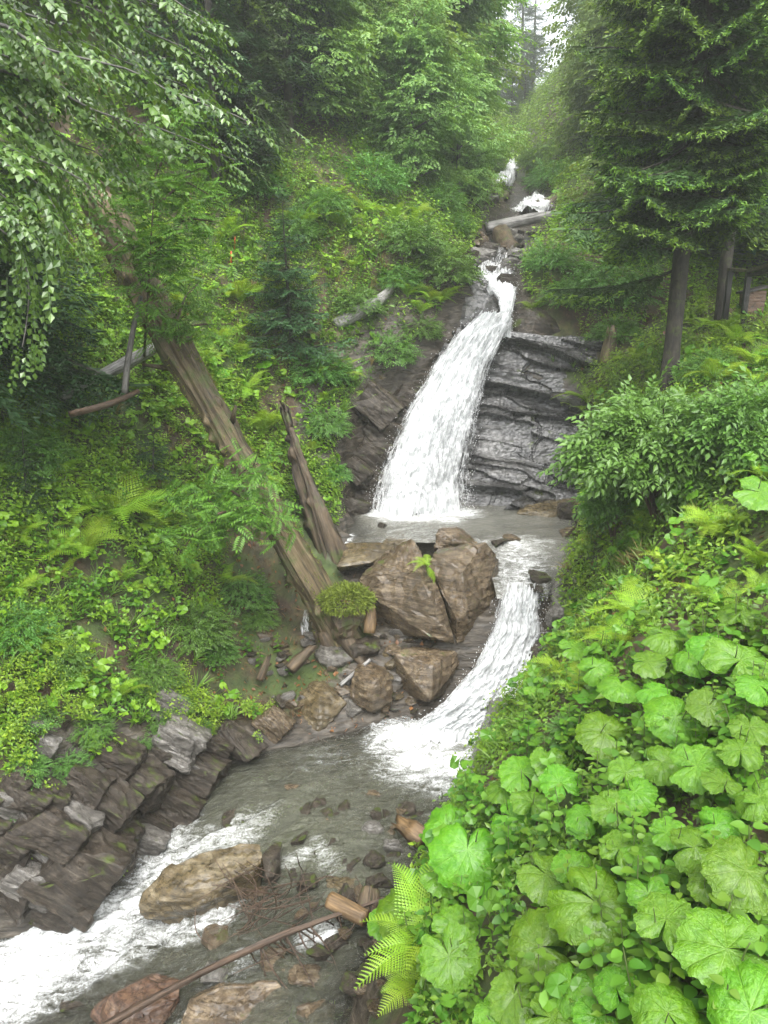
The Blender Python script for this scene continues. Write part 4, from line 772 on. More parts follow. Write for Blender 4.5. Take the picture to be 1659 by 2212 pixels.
V, F = scatter(blade0, pm, frames(nm_ + rng.normal(0, .8, pm.shape), rng.normal(size=pm.shape)), rng.uniform(.03, .075, len(pm)))
o = put('moss', mesh_np('moss', V, F, M['moss'], False), big); o['kind'] = 'stuff'
sp0 = at_t(708, 1190, 13.5); sp1 = at_t(618, 905, 13.4)
sn, L2 = log('broken_snag', 'rotten broken snag standing close behind the leaning log', sp0 - nrm(sp1 - sp0) * .3, sp1, [0.30, 0.26, 0.2, 0.13, 0.06], M['logdark'], 'snag', n=36, m=80, rough=0.09, groove=0.14, jag=0.35, seed=9, knots=8)
# moss covered stump
ms = thing('mossy_stump', 'round stump capped with bright yellow green moss at the foot of the leaning log', 'stump', tuple(at_t(742, 1345, 12.0)))
put('stump', rock_mesh('stump', UNIT[2] * np.array([.55, .5, .75]) + np.array([0, 0, .1]), M['logdark'], .1, 3), ms)
rng = np.random.default_rng(5); k = 3400
dv = nrm(rng.normal(size=(k, 3)) * np.array([1, 1, 1.0])); dv[:, 2] = np.abs(dv[:, 2]) * 1.2 - 0.25; dv = nrm(dv)
mp_ = dv * np.array([.34, .3, .27]) * (0.85 + .25 * rng.random((k, 1)) + .35 * fbm(dv * 1.8, 3, 5)[:, None]) + np.array([.02, 0, .33])
blade = (np.array([[-.12, 0, 0], [.12, 0, 0], [0, .7, .1], [0, 1.0, -.1]]), [np.array([[0, 1, 2], [0, 2, 3]])])
V, F = scatter(blade, mp_, frames(dv + rng.normal(0, .5, (k, 3)) + np.array([0, 0, -.3]), rng.normal(size=(k, 3))), 0.05 + .05 * rng.random(k))
o = put('moss', mesh_np('moss', V, F, M['moss'], False), ms); o['kind'] = 'stuff'
log('driftwood_plank', 'pale split plank standing upright beside the big boulder', at_t(797, 1368, 12.0), at_t(803, 1298, 12.1), [.09, .1, .08, .03], M['cutwood'], 'driftwood', n=8, m=10, rough=.02, jag=.1, seed=2)
log('driftwood', 'brown splintered log end lying among the stones', at_t(625, 1445, 11.6), at_t(665, 1405, 11.75), [.07, .08, .04], M['logdark'], 'driftwood', n=10, m=12, rough=.03, jag=.2, seed=3)
log('driftwood', 'short rotten wood piece left of the splintered log end', at_t(560, 1470, 11.5), at_t(578, 1425, 11.6), [.06, .07, .03], M['logdark'], 'driftwood', n=9, m=10, rough=.03, jag=.12, seed=6)
log('driftwood', 'thin dark pole lying across the stone pile', at_t(735, 1480, 11.5), at_t(800, 1425, 11.7), [.035, .03], M['greylog'], 'driftwood', n=8, m=10, rough=.01, seed=7)
log('driftwood', 'orange driftwood chunk beside the near leaves at the stream edge', at_z(915, 1815, .12), at_z(868, 1785, .15), [.1, .12, .06], M['cutwood'], 'driftwood', n=10, m=12, rough=.04, jag=.15, seed=8)
# sawn log
p0 = at_z(712, 1945, .12); p1 = at_z(790, 1985, .1)
sl, _ = log('sawn_log', 'short yellow sawn log lying at the right stream edge', p0, p1, [.088, .085, .08], M['cutwood'], n=20, m=14, rough=.012, seed=12)
log('sawn_log', 'dark wet log piece standing behind the yellow sawn log', at_z(790, 1985, 0.0), at_z(800, 1920, .15), [.09, .1, .08], M['logdark'], n=14, m=14, rough=.03, seed=13)
# fallen pole with twigs
p0 = at_z(215, 2225, -.35); p1 = at_z(880, 1925, .25)
pole, Lp = log('fallen_pole', 'long thin brown pole with twigs lying across the lower rapids', p0, p1, [.033, .028, .022, .009], M['twig'], 'branch', n=12, m=60, rough=.016, seed=14, bend=.16)
rng = np.random.default_rng(8)
for k in range(26):
    zf = rng.uniform(.42, .98) * Lp; a_ = rng.uniform(-2.6, -0.4) ; l_ = rng.uniform(.25, .75)
    c0 = np.array([.16 * math.sin(math.pi * zf / Lp), 0, zf]); dd = np.array([math.cos(a_), math.sin(a_), rng.uniform(-.2, .7)])
    pts = curve([c0, c0 + dd * l_ * .5, c0 + dd * l_ + rng.normal(0, .14, 3)], 7)
    put('twig', mesh_np('twig', *tube(pts, [.011, .004], 5), M['twig']), pole)
# twig tangle
tg = thing('twig_tangle', 'snagged tangle of brown twigs and moss caught on the fallen pole', 'twigs', tuple(at_z(575, 1965, -.1)))
for k in range(46):
    c0 = rng.normal(0, 1, 3) * np.array([.32, .22, .08]) + np.array([0, 0, .12]); dd = nrm(rng.normal(size=3) * np.array([1, .8, .5])) * rng.uniform(.2, .5)
    put('twig', mesh_np('twig', *tube(curve([c0 - dd, c0 + rng.normal(0, .08, 3), c0 + dd], 7), [.003, .007, .003], 5), M['twig']), tg)
# dead logs higher up
log('dead_log', 'pale grey fallen log lying on the slope left of the waterfall', at_Y(722, 703, 16.2), at_Y(858, 612, 17.4), [.13, .14, .1, .06], M['greylog'], n=14, m=40, rough=.03, seed=16, bend=-.25, jag=.2)
log('dead_log', 'dark grey fallen pole behind the leaning log', at_Y(130, 860, 11.6), at_Y(345, 745, 13.2), [.06, .09, .1, .08], M['greylog'], n=12, m=30, rough=.02, seed=17)
log('dead_branch', 'bare curved branch hanging beside the leaning log', at_Y(150, 895, 10.3), at_Y(300, 845, 10.9), [.05, .055, .04], M['twig'], 'branch', n=10, m=20, rough=.015, seed=18, bend=-.18)
log('dead_branch', 'thin mossy upright stem in front of the leaning log top', at_Y(270, 850, 10.7), at_Y(305, 640, 10.9), [.04, .035, .03], M['barkgrey'], 'branch', n=10, m=20, rough=.012, seed=19, bend=.1)
log('crossing_log', 'speckled log lying right across the upper stream', at_Y(1050, 492, 24.6), at_Y(1200, 465, 25.2), [.17, .16, .15], M['greylog'], n=14, m=30, rough=.05, seed=20)
log('jam_log', 'fat brown log end pointing at the viewer in the upper stream', at_Y(1100, 536, 22.3), at_Y(1080, 502, 24.6), [.24, .27, .24], M['logdark'], n=18, m=20, rough=.06, seed=22)
log('jam_log', 'orange broken log lying left in the upper stream', at_Y(1022, 532, 22.6), at_Y(1068, 538, 22.4), [.14, .15, .1], M['cutwood'], n=12, m=16, rough=.05, seed=23)
log('jam_log', 'white splintered pole below the crossing log', at_Y(1050, 527, 22.9), at_Y(1078, 545, 22.4), [.06, .05], M['greylog'], n=8, m=10, rough=.01, seed=24)
log('crossing_log', 'dark mossy log above the fanned cascade', at_Y(1160, 448, 27.6), at_Y(1230, 425, 28.6), [.22, .2], M['logdark'], n=12, m=20, rough=.05, seed=25)
log('crossing_log', 'dark log stub left below the farthest cascade', at_Y(1050, 432, 31.0), at_Y(1095, 424, 31.2), [.2, .2], M['logdark'], n=12, m=16, rough=.05, seed=26)
log('dead_log', 'pale thin trunk fallen on the far left slope', at_Y(1050, 340, 36), at_Y(1090, 372, 35.4), [.12, .1], M['greylog'], n=10, m=14, rough=.03, seed=27)
# tree stump beside the slate shelf
log('stump', 'small mossy stump on the rock shelf right of the slate face', *(lambda g: (g - np.array([0, 0, .1]), g + np.array([.05, 0, .5])))(ground_hit(1312, 775)[0]), [.16, .14, .09], M['log'], 'stump', n=12, m=10, rough=.04, jag=.2, seed=28)

# ------------------------------------------------------------------ wooden railing, bin and stairs on the right bank
def bar(p, q, w, d):
    p, q = np.asarray(p, float), np.asarray(q, float); R = frames([q - p], [[0, 0, 1.0] if abs(nrm(q - p)[2]) < .9 else [0, 1.0, 0]])[0]
    L = np.linalg.norm(q - p); V, F = box(-w / 2, w / 2, 0, L, -d / 2, d / 2); return V @ R.T + p, F
rg = thing('wooden_railing', 'dark wooden railing with mossy rail beside the right tree', 'railing', (0, 0, 0))
a0, a1, a2 = at_Y(1577, 588, 14.6), at_Y(1617, 592, 14.0), at_Y(1690, 574, 13.2)
for p in (a0, a1, a2):
    g = ground_z(p[0], p[1]); put('post', mesh_np('post', *bar((p[0], p[1], g - .2), (p[0], p[1], p[2] + .02), .085, .085), M['darkwood'], False), rg)
put('rail', mesh_np('rail', *bar(a0 + [0, 0, .05], a1 + [0, 0, .05], .12, .05), M['mosswood'], False), rg)
put('rail', mesh_np('rail', *bar(a1 + [.01, 0, .06], a2 + [0, 0, .06], .12, .05), M['mosswood'], False), rg)
put('rail', mesh_np('rail', *bar(a1 - [0, 0, .03], a2 - [0, 0, .03], .09, .05), M['darkwood'], False), rg)
bp = at_Y(1622, 672, 14.3); bp[2] = ground_z(bp[0], bp[1]); bz = at_Y(1622, 628, 14.3)[2] - bp[2]
bn = thing('wooden_bin', 'dark wooden box with slanted lid under the railing', 'bin', tuple(bp))
V, F = box(-.16, .16, -.15, .15, -.1, bz); V[:, :2] *= np.where(V[:, 2:] > 0, 1.05, .9); put('body', mesh_np('body', V, F, M['plank'], False), bn)
V, F = box(-.22, .22, -.2, .2, bz + .003, bz + .04); V[:, 2] += V[:, 0] * .25; put('lid', mesh_np('lid', V, F, M['darkwood'], False), bn)
sf = thing('wooden_steps', 'brown wooden steps with handrail climbing the right slope', 'steps', (0, 0, 0))
for k in range(7):
    p = at_Y(1560 + 16 * k, 512 - 11 * k, 21.5 + .35 * k); put('tread', mesh_np('tread', *bar(p - [.55, 0, 0], p + [.55, 0, 0], .28, .05), M['plank'], False), sf)
    put('riser', mesh_np('riser', *bar(p - [.55, 0, .11], p + [.55, 0, .11 - .22], .04, .15), M['plank'], False), sf)
h0, h1 = at_Y(1585, 440, 21.5), at_Y(1680, 492, 20.5)
put('handrail', mesh_np('handrail', *bar(h0, h1, .08, .08), M['mosswood'], False), sf)
for f_ in (.05, .5, .95):
    p = h0 * (1 - f_) + h1 * f_; put('post', mesh_np('post', *bar((p[0], p[1], ground_z(p[0], p[1]) - .1), p, .07, .07), M['darkwood'], False), sf)
for x, y in ((506, 542), (498, 575)):
    g, t = ground_hit(x, y); st_ = thing('marker_stake', 'upper short red marker stake on the left slope' if y < 560 else 'lower short red marker stake on the left slope', 'stake', tuple(g))
    put('stake', mesh_np('stake', *tube([(0, 0, -.1), (.03, 0, .28)], [.018, .016], 6), M['red']), st_)

# ------------------------------------------------------------------ foliage building blocks
def leaf_small():      # folded ovate leaf, length 1 along y
    V = np.array([[0, 0, 0], [-.27, .42, .07], [.27, .42, .07], [0, .45, -.02], [0, 1, -.10]], float)
    return V, [np.array([[0, 2, 3], [0, 3, 1], [3, 2, 4], [1, 3, 4]])]
def leaf_big():        # rounder leaf with more outline
    V = np.array([[0, 0, 0], [-.2, .16, .05], [-.31, .42, .09], [-.2, .74, .03], [0, 1, -.12], [.2, .74, .03], [.31, .42, .09], [.2, .16, .05], [0, .3, -.01], [0, .66, -.03]], float)
    return V, [np.array([[0, 8, 1], [1, 8, 2], [2, 8, 9], [2, 9, 3], [3, 9, 4], [4, 9, 5], [5, 9, 6], [6, 9, 8], [6, 8, 7], [7, 8, 0]])]
LS, LBG = leaf_small(), leaf_big()
LQ = (np.array([[0, 0, 0], [-.27, .45, .06], [0, 1, -.08], [.27, .45, .06]], float), [np.array([[0, 2, 1], [0, 3, 2]])])
def leaf_toothed(nt=7):
    y = np.linspace(0, 1, nt + 1); w = .33 * np.sin(np.pi * np.clip(y, 0, 1) ** .72) ** .8; mid = [[0, t, -.10 * t * t] for t in y]; Lf, Rt = [], []
    for k in range(nt):
        ym = y[k] + .75 / nt; ww = .33 * max(0, math.sin(math.pi * min(ym, 1) ** .72)) ** .8 + .035
        for s_, o_ in ((-1, Lf), (1, Rt)): o_.append([s_ * ww, ym, .07 * ww / .33 - .1 * ym * ym])
    V = np.array(mid + Lf + Rt, float); m = nt + 1; T = []
    for k in range(nt):
        a, b = m + k, m + nt + k; T += [[k, k + 1, a], [k + 1, k, b]]
        if k: T += [[k, a, a - 1], [k, b - 1, b]]
    return V, [np.array(T)]
LT = leaf_toothed()
def merge(parts):
    a = Acc()
    for V, F in parts: a.add(V, F)
    return a.get()
def sprig(n, leaf, lsize, seed, spread=0.9, twig=True, droop=0.25):
    """flat spray: leaves alternating along a twig of length 1"""
    rng = np.random.default_rng(seed); y = np.linspace(0.08, 1.0, n); side = np.where(np.arange(n) % 2 == 0, 1.0, -1.0); side[-1] = 0
    P = np.stack([0.02 * side, y, -droop * y ** 2], -1)
    ang = side * spread + rng.normal(0, .15, n)
    fwd = np.stack([np.sin(ang), np.cos(ang), -0.25 - 0.3 * rng.random(n)], -1); up = np.stack([rng.normal(0, .25, n), rng.normal(0, .25, n), np.ones(n)], -1)
    V, F = scatter(leaf, P, frames(fwd, up), lsize * rng.uniform(.75, 1.15, n))
    parts = [(V, F)]
    if twig:
        t = np.array([0, .5, 1.0]); parts.append(tube(np.stack([0 * t, t, -droop * t ** 2], -1), [.012, .005], 3, cap=False))
    return merge(parts)
def pinnate(n, seed, w=0.2):
    """rowan leaf: paired leaflets along a stalk of length 1"""
    rng = np.random.default_rng(seed); Vs = []
    y = np.repeat(np.linspace(.22, .92, n), 2); side = np.tile([1.0, -1.0], n)
    y = np.r_[y, .95]; side = np.r_[side, 0]
    P = np.stack([.01 * side, y, -.2 * y ** 2], -1); a = side * 1.05
    fwd = np.stack([np.sin(a), np.cos(a), np.full(len(a), -.22)], -1)
    lf = (LS[0] * np.array([.75, 1, 1]), LS[1])
    V, F = scatter(lf, P, frames(fwd, np.stack([0.2 * side, 0 * side, np.ones(len(side))], -1)), .30 * (1 - .35 * np.abs(y - .5)))
    t = np.array([0, .5, 1.0])
    return merge([(V, F), tube(np.stack([0 * t, t, -.2 * t ** 2], -1), [.010, .005], 3, cap=False)])
def herb(n, leaf, seed, h=1.0, lsize=.34):
    """upright leafy stem of height 1"""
    rng = np.random.default_rng(seed); y = np.linspace(.25, 1, n); a = np.arange(n) * 2.4 + rng.normal(0, .3, n)
    P = np.stack([rng.normal(0, .03, n), rng.normal(0, .03, n), y * h], -1)
    up_ = np.interp(y, [.25, 1], [-.05, .55]); fwd = np.stack([np.cos(a), np.sin(a), up_ - .1], -1)
    V, F = scatter(leaf, P + fwd * .06, frames(fwd, np.stack([0 * a, 0 * a, np.ones(n)], -1) + rng.normal(0, .25, (n, 3))), lsize * rng.uniform(.7, 1.2, n) * np.interp(y, [.25, 1], [1.15, .6]))
    return merge([(V, F), tube([(0, 0, 0), (.02, .01, h * .95)], [.012, .006], 3, cap=False)])
def tuft(n, seed, droop=.8):
    rng = np.random.default_rng(seed); a = Acc()
    for k in range(n):
        th = rng.uniform(0, 6.28); l = rng.uniform(.6, 1.1); d = np.array([math.cos(th), math.sin(th), 0]); s_ = np.array([-d[1], d[0], 0]) * .022; r = rng.uniform(.3, .9) * droop
        pts = [d * (r * t * t * l) + np.array([0, 0, l * (t - .45 * r * t * t)]) for t in (0, .35, .7, 1)]
        V = [pts[0] - s_, pts[0] + s_, pts[1] - s_, pts[1] + s_, pts[2] - s_ * .7, pts[2] + s_ * .7, pts[3]]
        a.add(V, np.array([[0, 1, 3], [0, 3, 2], [2, 3, 5], [2, 5, 4], [4, 5, 6]]))
    return a.get()
def frond(seed, n=24, lobes=7, arch=.62):
    """fern frond of length 1 along y, arching over; every pinna a lobed strip"""
    rng = np.random.default_rng(seed); a = Acc()
    def spine(t): return np.stack([.03 * np.sin(3 * t + seed), t * (1 - .12 * t), .42 * t - arch * t ** 2.1], -1)
    ts = np.linspace(.14, .985, n)
    for t in ts:
        l = .26 * min(1, (t - .02) / .25) * (1 - t) ** .75 * 1.35 + .012; p = spine(np.array(t)); tg = nrm(spine(np.array(t + .02)) - p)
        for sd_ in (1, -1):
            d = nrm(np.array([sd_ * 1.0, .35 + .3 * t, 0]) + tg * .1 + np.array([0, 0, rng.normal(0, .05)])); fw = nrm(tg); u = np.linspace(0, 1, lobes + 1)
            c = p + d * (u * l)[:, None] + np.array([0, 0, -1]) * (.18 * l * u ** 2)[:, None]
            wd = .021 * (1 - u) ** .6 * min(1, .35 + l * 4) * (24 / n)
            um = (u[:-1] + u[1:]) / 2 + .35 / lobes; cm = p + d * (np.clip(um, 0, 1) * l)[:, None] + np.array([0, 0, -1]) * (.18 * l * um ** 2)[:, None]
            wm = .5 * (wd[:-1] + wd[1:]) + .004
            V = np.concatenate([c, cm + fw * wm[:, None], cm - fw * wm[:, None]]); k = np.arange(lobes); m = lobes + 1
            a.add(V, np.concatenate([np.stack([k, k + 1, m + k], -1), np.stack([k + 1, k, m + lobes + k], -1)]))
    V, F = tube(spine(np.linspace(0, .97, 8)), [.011, .006, .003], 4, cap=False); a.add(V, F)
    return a.get()

# ------------------------------------------------------------------ conifers
def spruce_branch(seed, nl=15, ns=8, droop=.35, hang=.35, ss=1.0, ts=1.0, tipn=5):
    """flat fan of shoots, length 1 along y; returns needles, tips, wood"""
    rng = np.random.default_rng(seed); q = (np.array([[-.16, 0, 0], [.16, 0, 0], [.1, .9, -.05], [-.1, .9, -.05], [0, 1.08, -.07]]), [np.array([[0, 1, 2], [0, 2, 3], [3, 2, 4]])])
    P, Fd, S, TP, TF = [], [], [], [], []
    sp = lambda y: np.array([0.05 * math.sin(4 * y + seed), y, -droop * y + .22 * y * y])
    for i_, y in enumerate(np.linspace(.1, .97, nl)):
        for sd_ in (1, -1):
            l = (.42 * (1 - y) + .09) * rng.uniform(.7, 1.15); b = sp(y + rng.uniform(-.02, .02)); an = rng.uniform(.75, 1.05)
            d = np.array([sd_ * math.sin(an), math.cos(an), -.18])
            m = max(3, int(ns * l / .45) + 2)
            for u in np.linspace(.08, 1, m):
                p = b + d * l * u + np.array([0, 0, -hang * l * u * u])
                for s2 in (1, -1):
                    a2 = an * sd_ + s2 * rng.uniform(.55, .95)
                    P.append(p); Fd.append([math.sin(a2), math.cos(a2), -.3 + rng.normal(0, .2)]); S.append(rng.uniform(.07, .11) * ss)
            e = b + d * l + np.array([0, 0, -hang * l])
            TP.append(e); TF.append(d + np.array([0, 0, -.2]))
    for y in np.linspace(.75, 1.03, 6): P.append(sp(y)); Fd.append([rng.normal(0, .5), 1, 0]); S.append(.1)
    TP.append(sp(1.0)); TF.append(np.array([0, 1, -.1]))
    P, Fd, S = np.array(P), np.array(Fd), np.array(S)
    needles = scatter(q, P, frames(Fd, np.array([0, 0, 1.0]) + rng.normal(0, .35, P.shape)), S)
    TP, TF = np.array(TP), np.array(TF); k = len(TP)
    P2 = np.repeat(TP, tipn, 0) + rng.normal(0, .012, (k * tipn, 3)); F2 = np.repeat(TF, tipn, 0) + rng.normal(0, .6, (k * tipn, 3))
    tips = scatter(q, P2, frames(F2, rng.normal(size=(k * tipn, 3))), rng.uniform(.05, .08, k * tipn) * ts)
    wood = tube([sp(y) for y in np.linspace(0, .9, 5)], [.016, .006], 4, cap=False)
    return needles, tips, wood
def branch_mesh(pr, mats):
    a = Acc(); idx = []
    for k, (V, F) in enumerate(pr):
        a.add(V, F)
    V, F = a.get()
    nt = [sum(len(f) for f in p[1] if f.shape[1] == 3) for p in pr]; nq = [sum(len(f) for f in p[1] if f.shape[1] == 4) for p in pr]
    mi = np.concatenate([np.full(n, k) for k, n in enumerate(nt)] + [np.full(n, k) for k, n in enumerate(nq)])
    return mesh_np('branch', V, F, [M[m] for m in mats], False, midx=mi)
BRH = [branch_mesh(spruce_branch(k, 26, 20, .4, .4, .5, .52, 7), ['spruce', 'newgrowth', 'bark']) for k in range(5)]
BRF = [branch_mesh(spruce_branch(60 + k, 22, 16, .75, .95, .55, .4, 3), ['fir_dark', 'fir_dark', 'bark']) for k in range(4)]
BRL = [spruce_branch(20 + k, 10, 5) for k in range(3)]
BRD = [spruce_branch(40 + k, 13, 7, .7, .9) for k in range(3)]
def spruce_parts(H, rad, clear, nb, seed, prot, r0, top=None, tipfrac=1.0, zmax=None):
    rng = np.random.default_rng(seed); zmax = zmax or H
    nd, tp, wd = Acc(), Acc(), Acc()
    m = 26; z = np.linspace(-.4, min(H, zmax + .5), m); lean = np.stack([.12 * np.sin(z * .35 + seed) * z / H, .1 * np.cos(z * .3 + seed) * z / H, z], -1)
    wd.add(*tube(lean, [r0 * max(.04, 1 - max(0, zz) / H) ** .85 for zz in z], 14, r0 * .12, seed))
    zs = clear + (zmax * .985 - clear) * np.sort(rng.random(nb)) ** 0.95
    az = np.arange(nb) * 2.39996 + rng.normal(0, .4, nb)
    ln = rad * np.clip((H - zs) / (H - clear), .03, 1) ** .75 * rng.uniform(.7, 1.12, nb)
    el = np.interp(zs / H, [0, .5, 1], [-.12, .05, .5]) + rng.normal(0, .12, nb)
    fwd = np.stack([np.cos(az), np.sin(az), el], -1); P = np.stack([np.interp(zs, z, lean[:, 0]), np.interp(zs, z, lean[:, 1]), zs], -1)
    for k, pr in enumerate(prot):
        s_ = np.arange(nb) % len(prot) == k
        Rm = frames(fwd[s_], np.array([0, 0, 1.0]) + rng.normal(0, .15, (s_.sum(), 3)))
        nd.add(*scatter(pr[0], P[s_], Rm, ln[s_])); wd.add(*scatter(pr[2], P[s_], Rm, ln[s_]))
        if tipfrac > 0:
            kp = rng.random(s_.sum()) < tipfrac
            if kp.any(): tp.add(*scatter(pr[1], P[s_][kp], Rm[kp], ln[s_][kp]))
    return nd, tp, wd
def tree_obj(name, label, cat, loc, meshes, group=None, rotz=0, scale=1.0, zs=1.0):
    r = thing(name, label, cat, loc, group); r.rotation_euler = (0, 0, rotz); r.scale = (scale, scale, scale * zs)
    for nm, me in meshes:
        o = put(nm, me, r)
        if nm == 'new_growth': o['kind'] = 'stuff'
    return r
def spruce_mesh(*a, mat='spruce', **k):
    nd, tp, wd = spruce_parts(*a, **k); out = [('trunk', wd.mesh('trunk', M['bark'])), ('crown', nd.mesh('crown', M[mat], False))]
    if tp.n: out.append(('new_growth', tp.mesh('new_growth', M['newgrowth'], False)))
    return out
def conifer_near(label, loc, H, rad, clear, nb, seed, protos, r0, zmax, name='spruce_tree'):
    rng = np.random.default_rng(seed); r = thing(name, label, 'tree', loc); m = 26; z = np.linspace(-.4, min(H, zmax + .5), m)
    lean = np.stack([.12 * np.sin(z * .35 + seed) * z / H, .1 * np.cos(z * .3 + seed) * z / H, z], -1)
    put('trunk', mesh_np('trunk', *tube(lean, [r0 * max(.04, 1 - max(0, zz) / H) ** .85 for zz in z], 16, r0 * .14, seed), M['bark']), r)
    zs = clear + (zmax * .985 - clear) * np.sort(rng.random(nb)) ** .95
    for k in range(nb):
        az = k * 2.39996 + rng.normal(0, .4)
        if math.cos(az) > -.1 and zs[k] < clear + .9: zs[k] += 1.0
        ln = rad * max(.03, (H - zs[k]) / (H - clear)) ** .75 * rng.uniform(.7, 1.12); el = np.interp(zs[k] / H, [0, .5, 1], [-.12, .05, .5]) + rng.normal(0, .12)
        Rm = frames([[math.cos(az), math.sin(az), el]], [np.array([0, 0, 1.0]) + rng.normal(0, .15, 3)])[0]
        o = put('branch', protos[k % len(protos)], r); o.matrix_local = Matrix.Translation((float(np.interp(zs[k], z, lean[:, 0])), float(np.interp(zs[k], z, lean[:, 1])), zs[k])) @ Matrix(Rm.tolist()).to_4x4() @ Matrix.Diagonal((ln, ln, ln, 1))
    return r
def base_at(x, y): return (x, y, float(ground_z(x, y)))

# right bank: the two near spruces with bright new shoots
conifer_near('near spruce with bright green shoot tips and pale trunk on the right bank', base_at(4.56, 12.5), 19, 1.8, 2.0, 160, 1, BRH, .135, 9.5)
conifer_near('slimmer spruce right behind the near spruce beside the railing', base_at(6.32, 15.0), 20, 2.2, 3.6, 110, 2, BRH, .115, 11)
# left: dark fir at the frame edge, young fir on the slope
conifer_near('dark low branched fir at the left edge behind the overhanging branches', base_at(-6.0, 11.2), 9, 2.6, .2, 130, 3, BRF, .14, 9, 'fir_tree')
g, t = ground_hit(632, 775); hh = 350 * t / FPX
tree_obj('fir_tree', 'young dark fir standing on the slope left of the waterfall', 'tree', tuple(g), spruce_mesh(hh, hh * .34, .1, 90, 4, BRL, .045, tipfrac=.0, mat='fir_dark'))
g, t = ground_hit(60, 1090); tree_obj('fir_tree', 'small fir sapling among ferns at the left edge', 'tree', tuple(g), spruce_mesh(1.1, .5, .05, 34, 6, BRL, .02, tipfrac=.0, mat='fir_dark'))
g, t = ground_hit(330, 1060); tree_obj('fir_tree', 'low fir sapling in the middle of the left bank', 'tree', tuple(g), spruce_mesh(1.2, .55, .05, 30, 7, BRL, .02, tipfrac=.0, mat='fir_dark'))
SPR = [spruce_mesh(17, 2.7, .8, 120, 30, BRL, .2, tipfrac=.25), spruce_mesh(21, 3.1, 2.0, 130, 31, BRL, .24, tipfrac=.1, mat='fir_dark'), spruce_mesh(15, 2.9, .4, 110, 32, BRD, .18, tipfrac=.15)]
for k, (x, y, v, s_, lab) in enumerate([(-4.6, 20.5, 1, .8, 'tall dark spruce with a bare lower trunk behind the overhanging branches'), (-6.9, 18.5, 1, .75, 'dark spruce left of the tall one behind the overhanging branches'), (-3.0, 24.0, 0, .9, 'dark spruce beside the pale beeches on the left slope'),
                                   (-9.5, 15.5, 2, .8, 'dark spruce deep in the upper left corner'), (-8.4, 22, 0, .95, 'spruce high on the left slope behind the dark ones'), (7.4, 20.2, 2, .95, 'drooping spruce behind the near spruce on the right'), (9.6, 24.5, 0, 1.0, 'spruce beyond the wooden steps'),
                                   (8.8, 28.0, 2, .95, 'tall spruce at the right rim of the valley gap'), (12.0, 34.5, 0, .95, 'hazy spruce right of the valley gap'), (15.0, 43, 1, .95, 'far hazy spruce right of the valley gap'), (8.9, 17.5, 1, .85, 'dark spruce behind the railing'), (11.8, 20.5, 1, .9, 'spruce at the right edge above the steps'),
                                   (15.6, 62, 1, .9, 'very faint spruce at the head of the valley'), (6.2, 66, 0, 1.0, 'very faint spruce left of the valley head'), (13.4, 84, 1, .95, 'palest spruce closing the valley gap'), (12.2, 74, 2, .5, 'pale little spruce low in the valley gap'), (10.2, 68, 0, .42, 'pale low spruce left in the valley gap'), (15.6, 90, 0, 1.05, 'palest spruce at the right end of the valley gap'), (11.6, 88, 2, 1.1, 'palest spruce at the left end of the valley gap'), (3.2, 58, 1, .85, 'faint spruce on the far left slope')]):
    tree_obj('spruce_tree', lab, 'tree', base_at(x, y), SPR[v], rotz=k * 1.7, scale=s_, zs=.68)

for k, (px, py, v, s_, lab) in enumerate([(470, 420, 1, .42, 'dark spruce rising behind the hanging beech leaves'), (545, 350, 2, .46, 'drooping dark spruce right of the hanging beech leaves'), (625, 300, 1, .44, 'dark spruce at the left of the pale beeches'), (690, 240, 2, .42, 'small dark spruce under the pale beeches'), (400, 330, 1, .5, 'shadowed spruce behind the rowan'), (590, 230, 1, .5, 'tall dark spruce high on the left slope')]):
    g, t = ground_hit(px, py); tree_obj('spruce_tree', lab, 'tree', tuple(g), SPR[v], rotz=k * 1.9, scale=s_, zs=1.15)
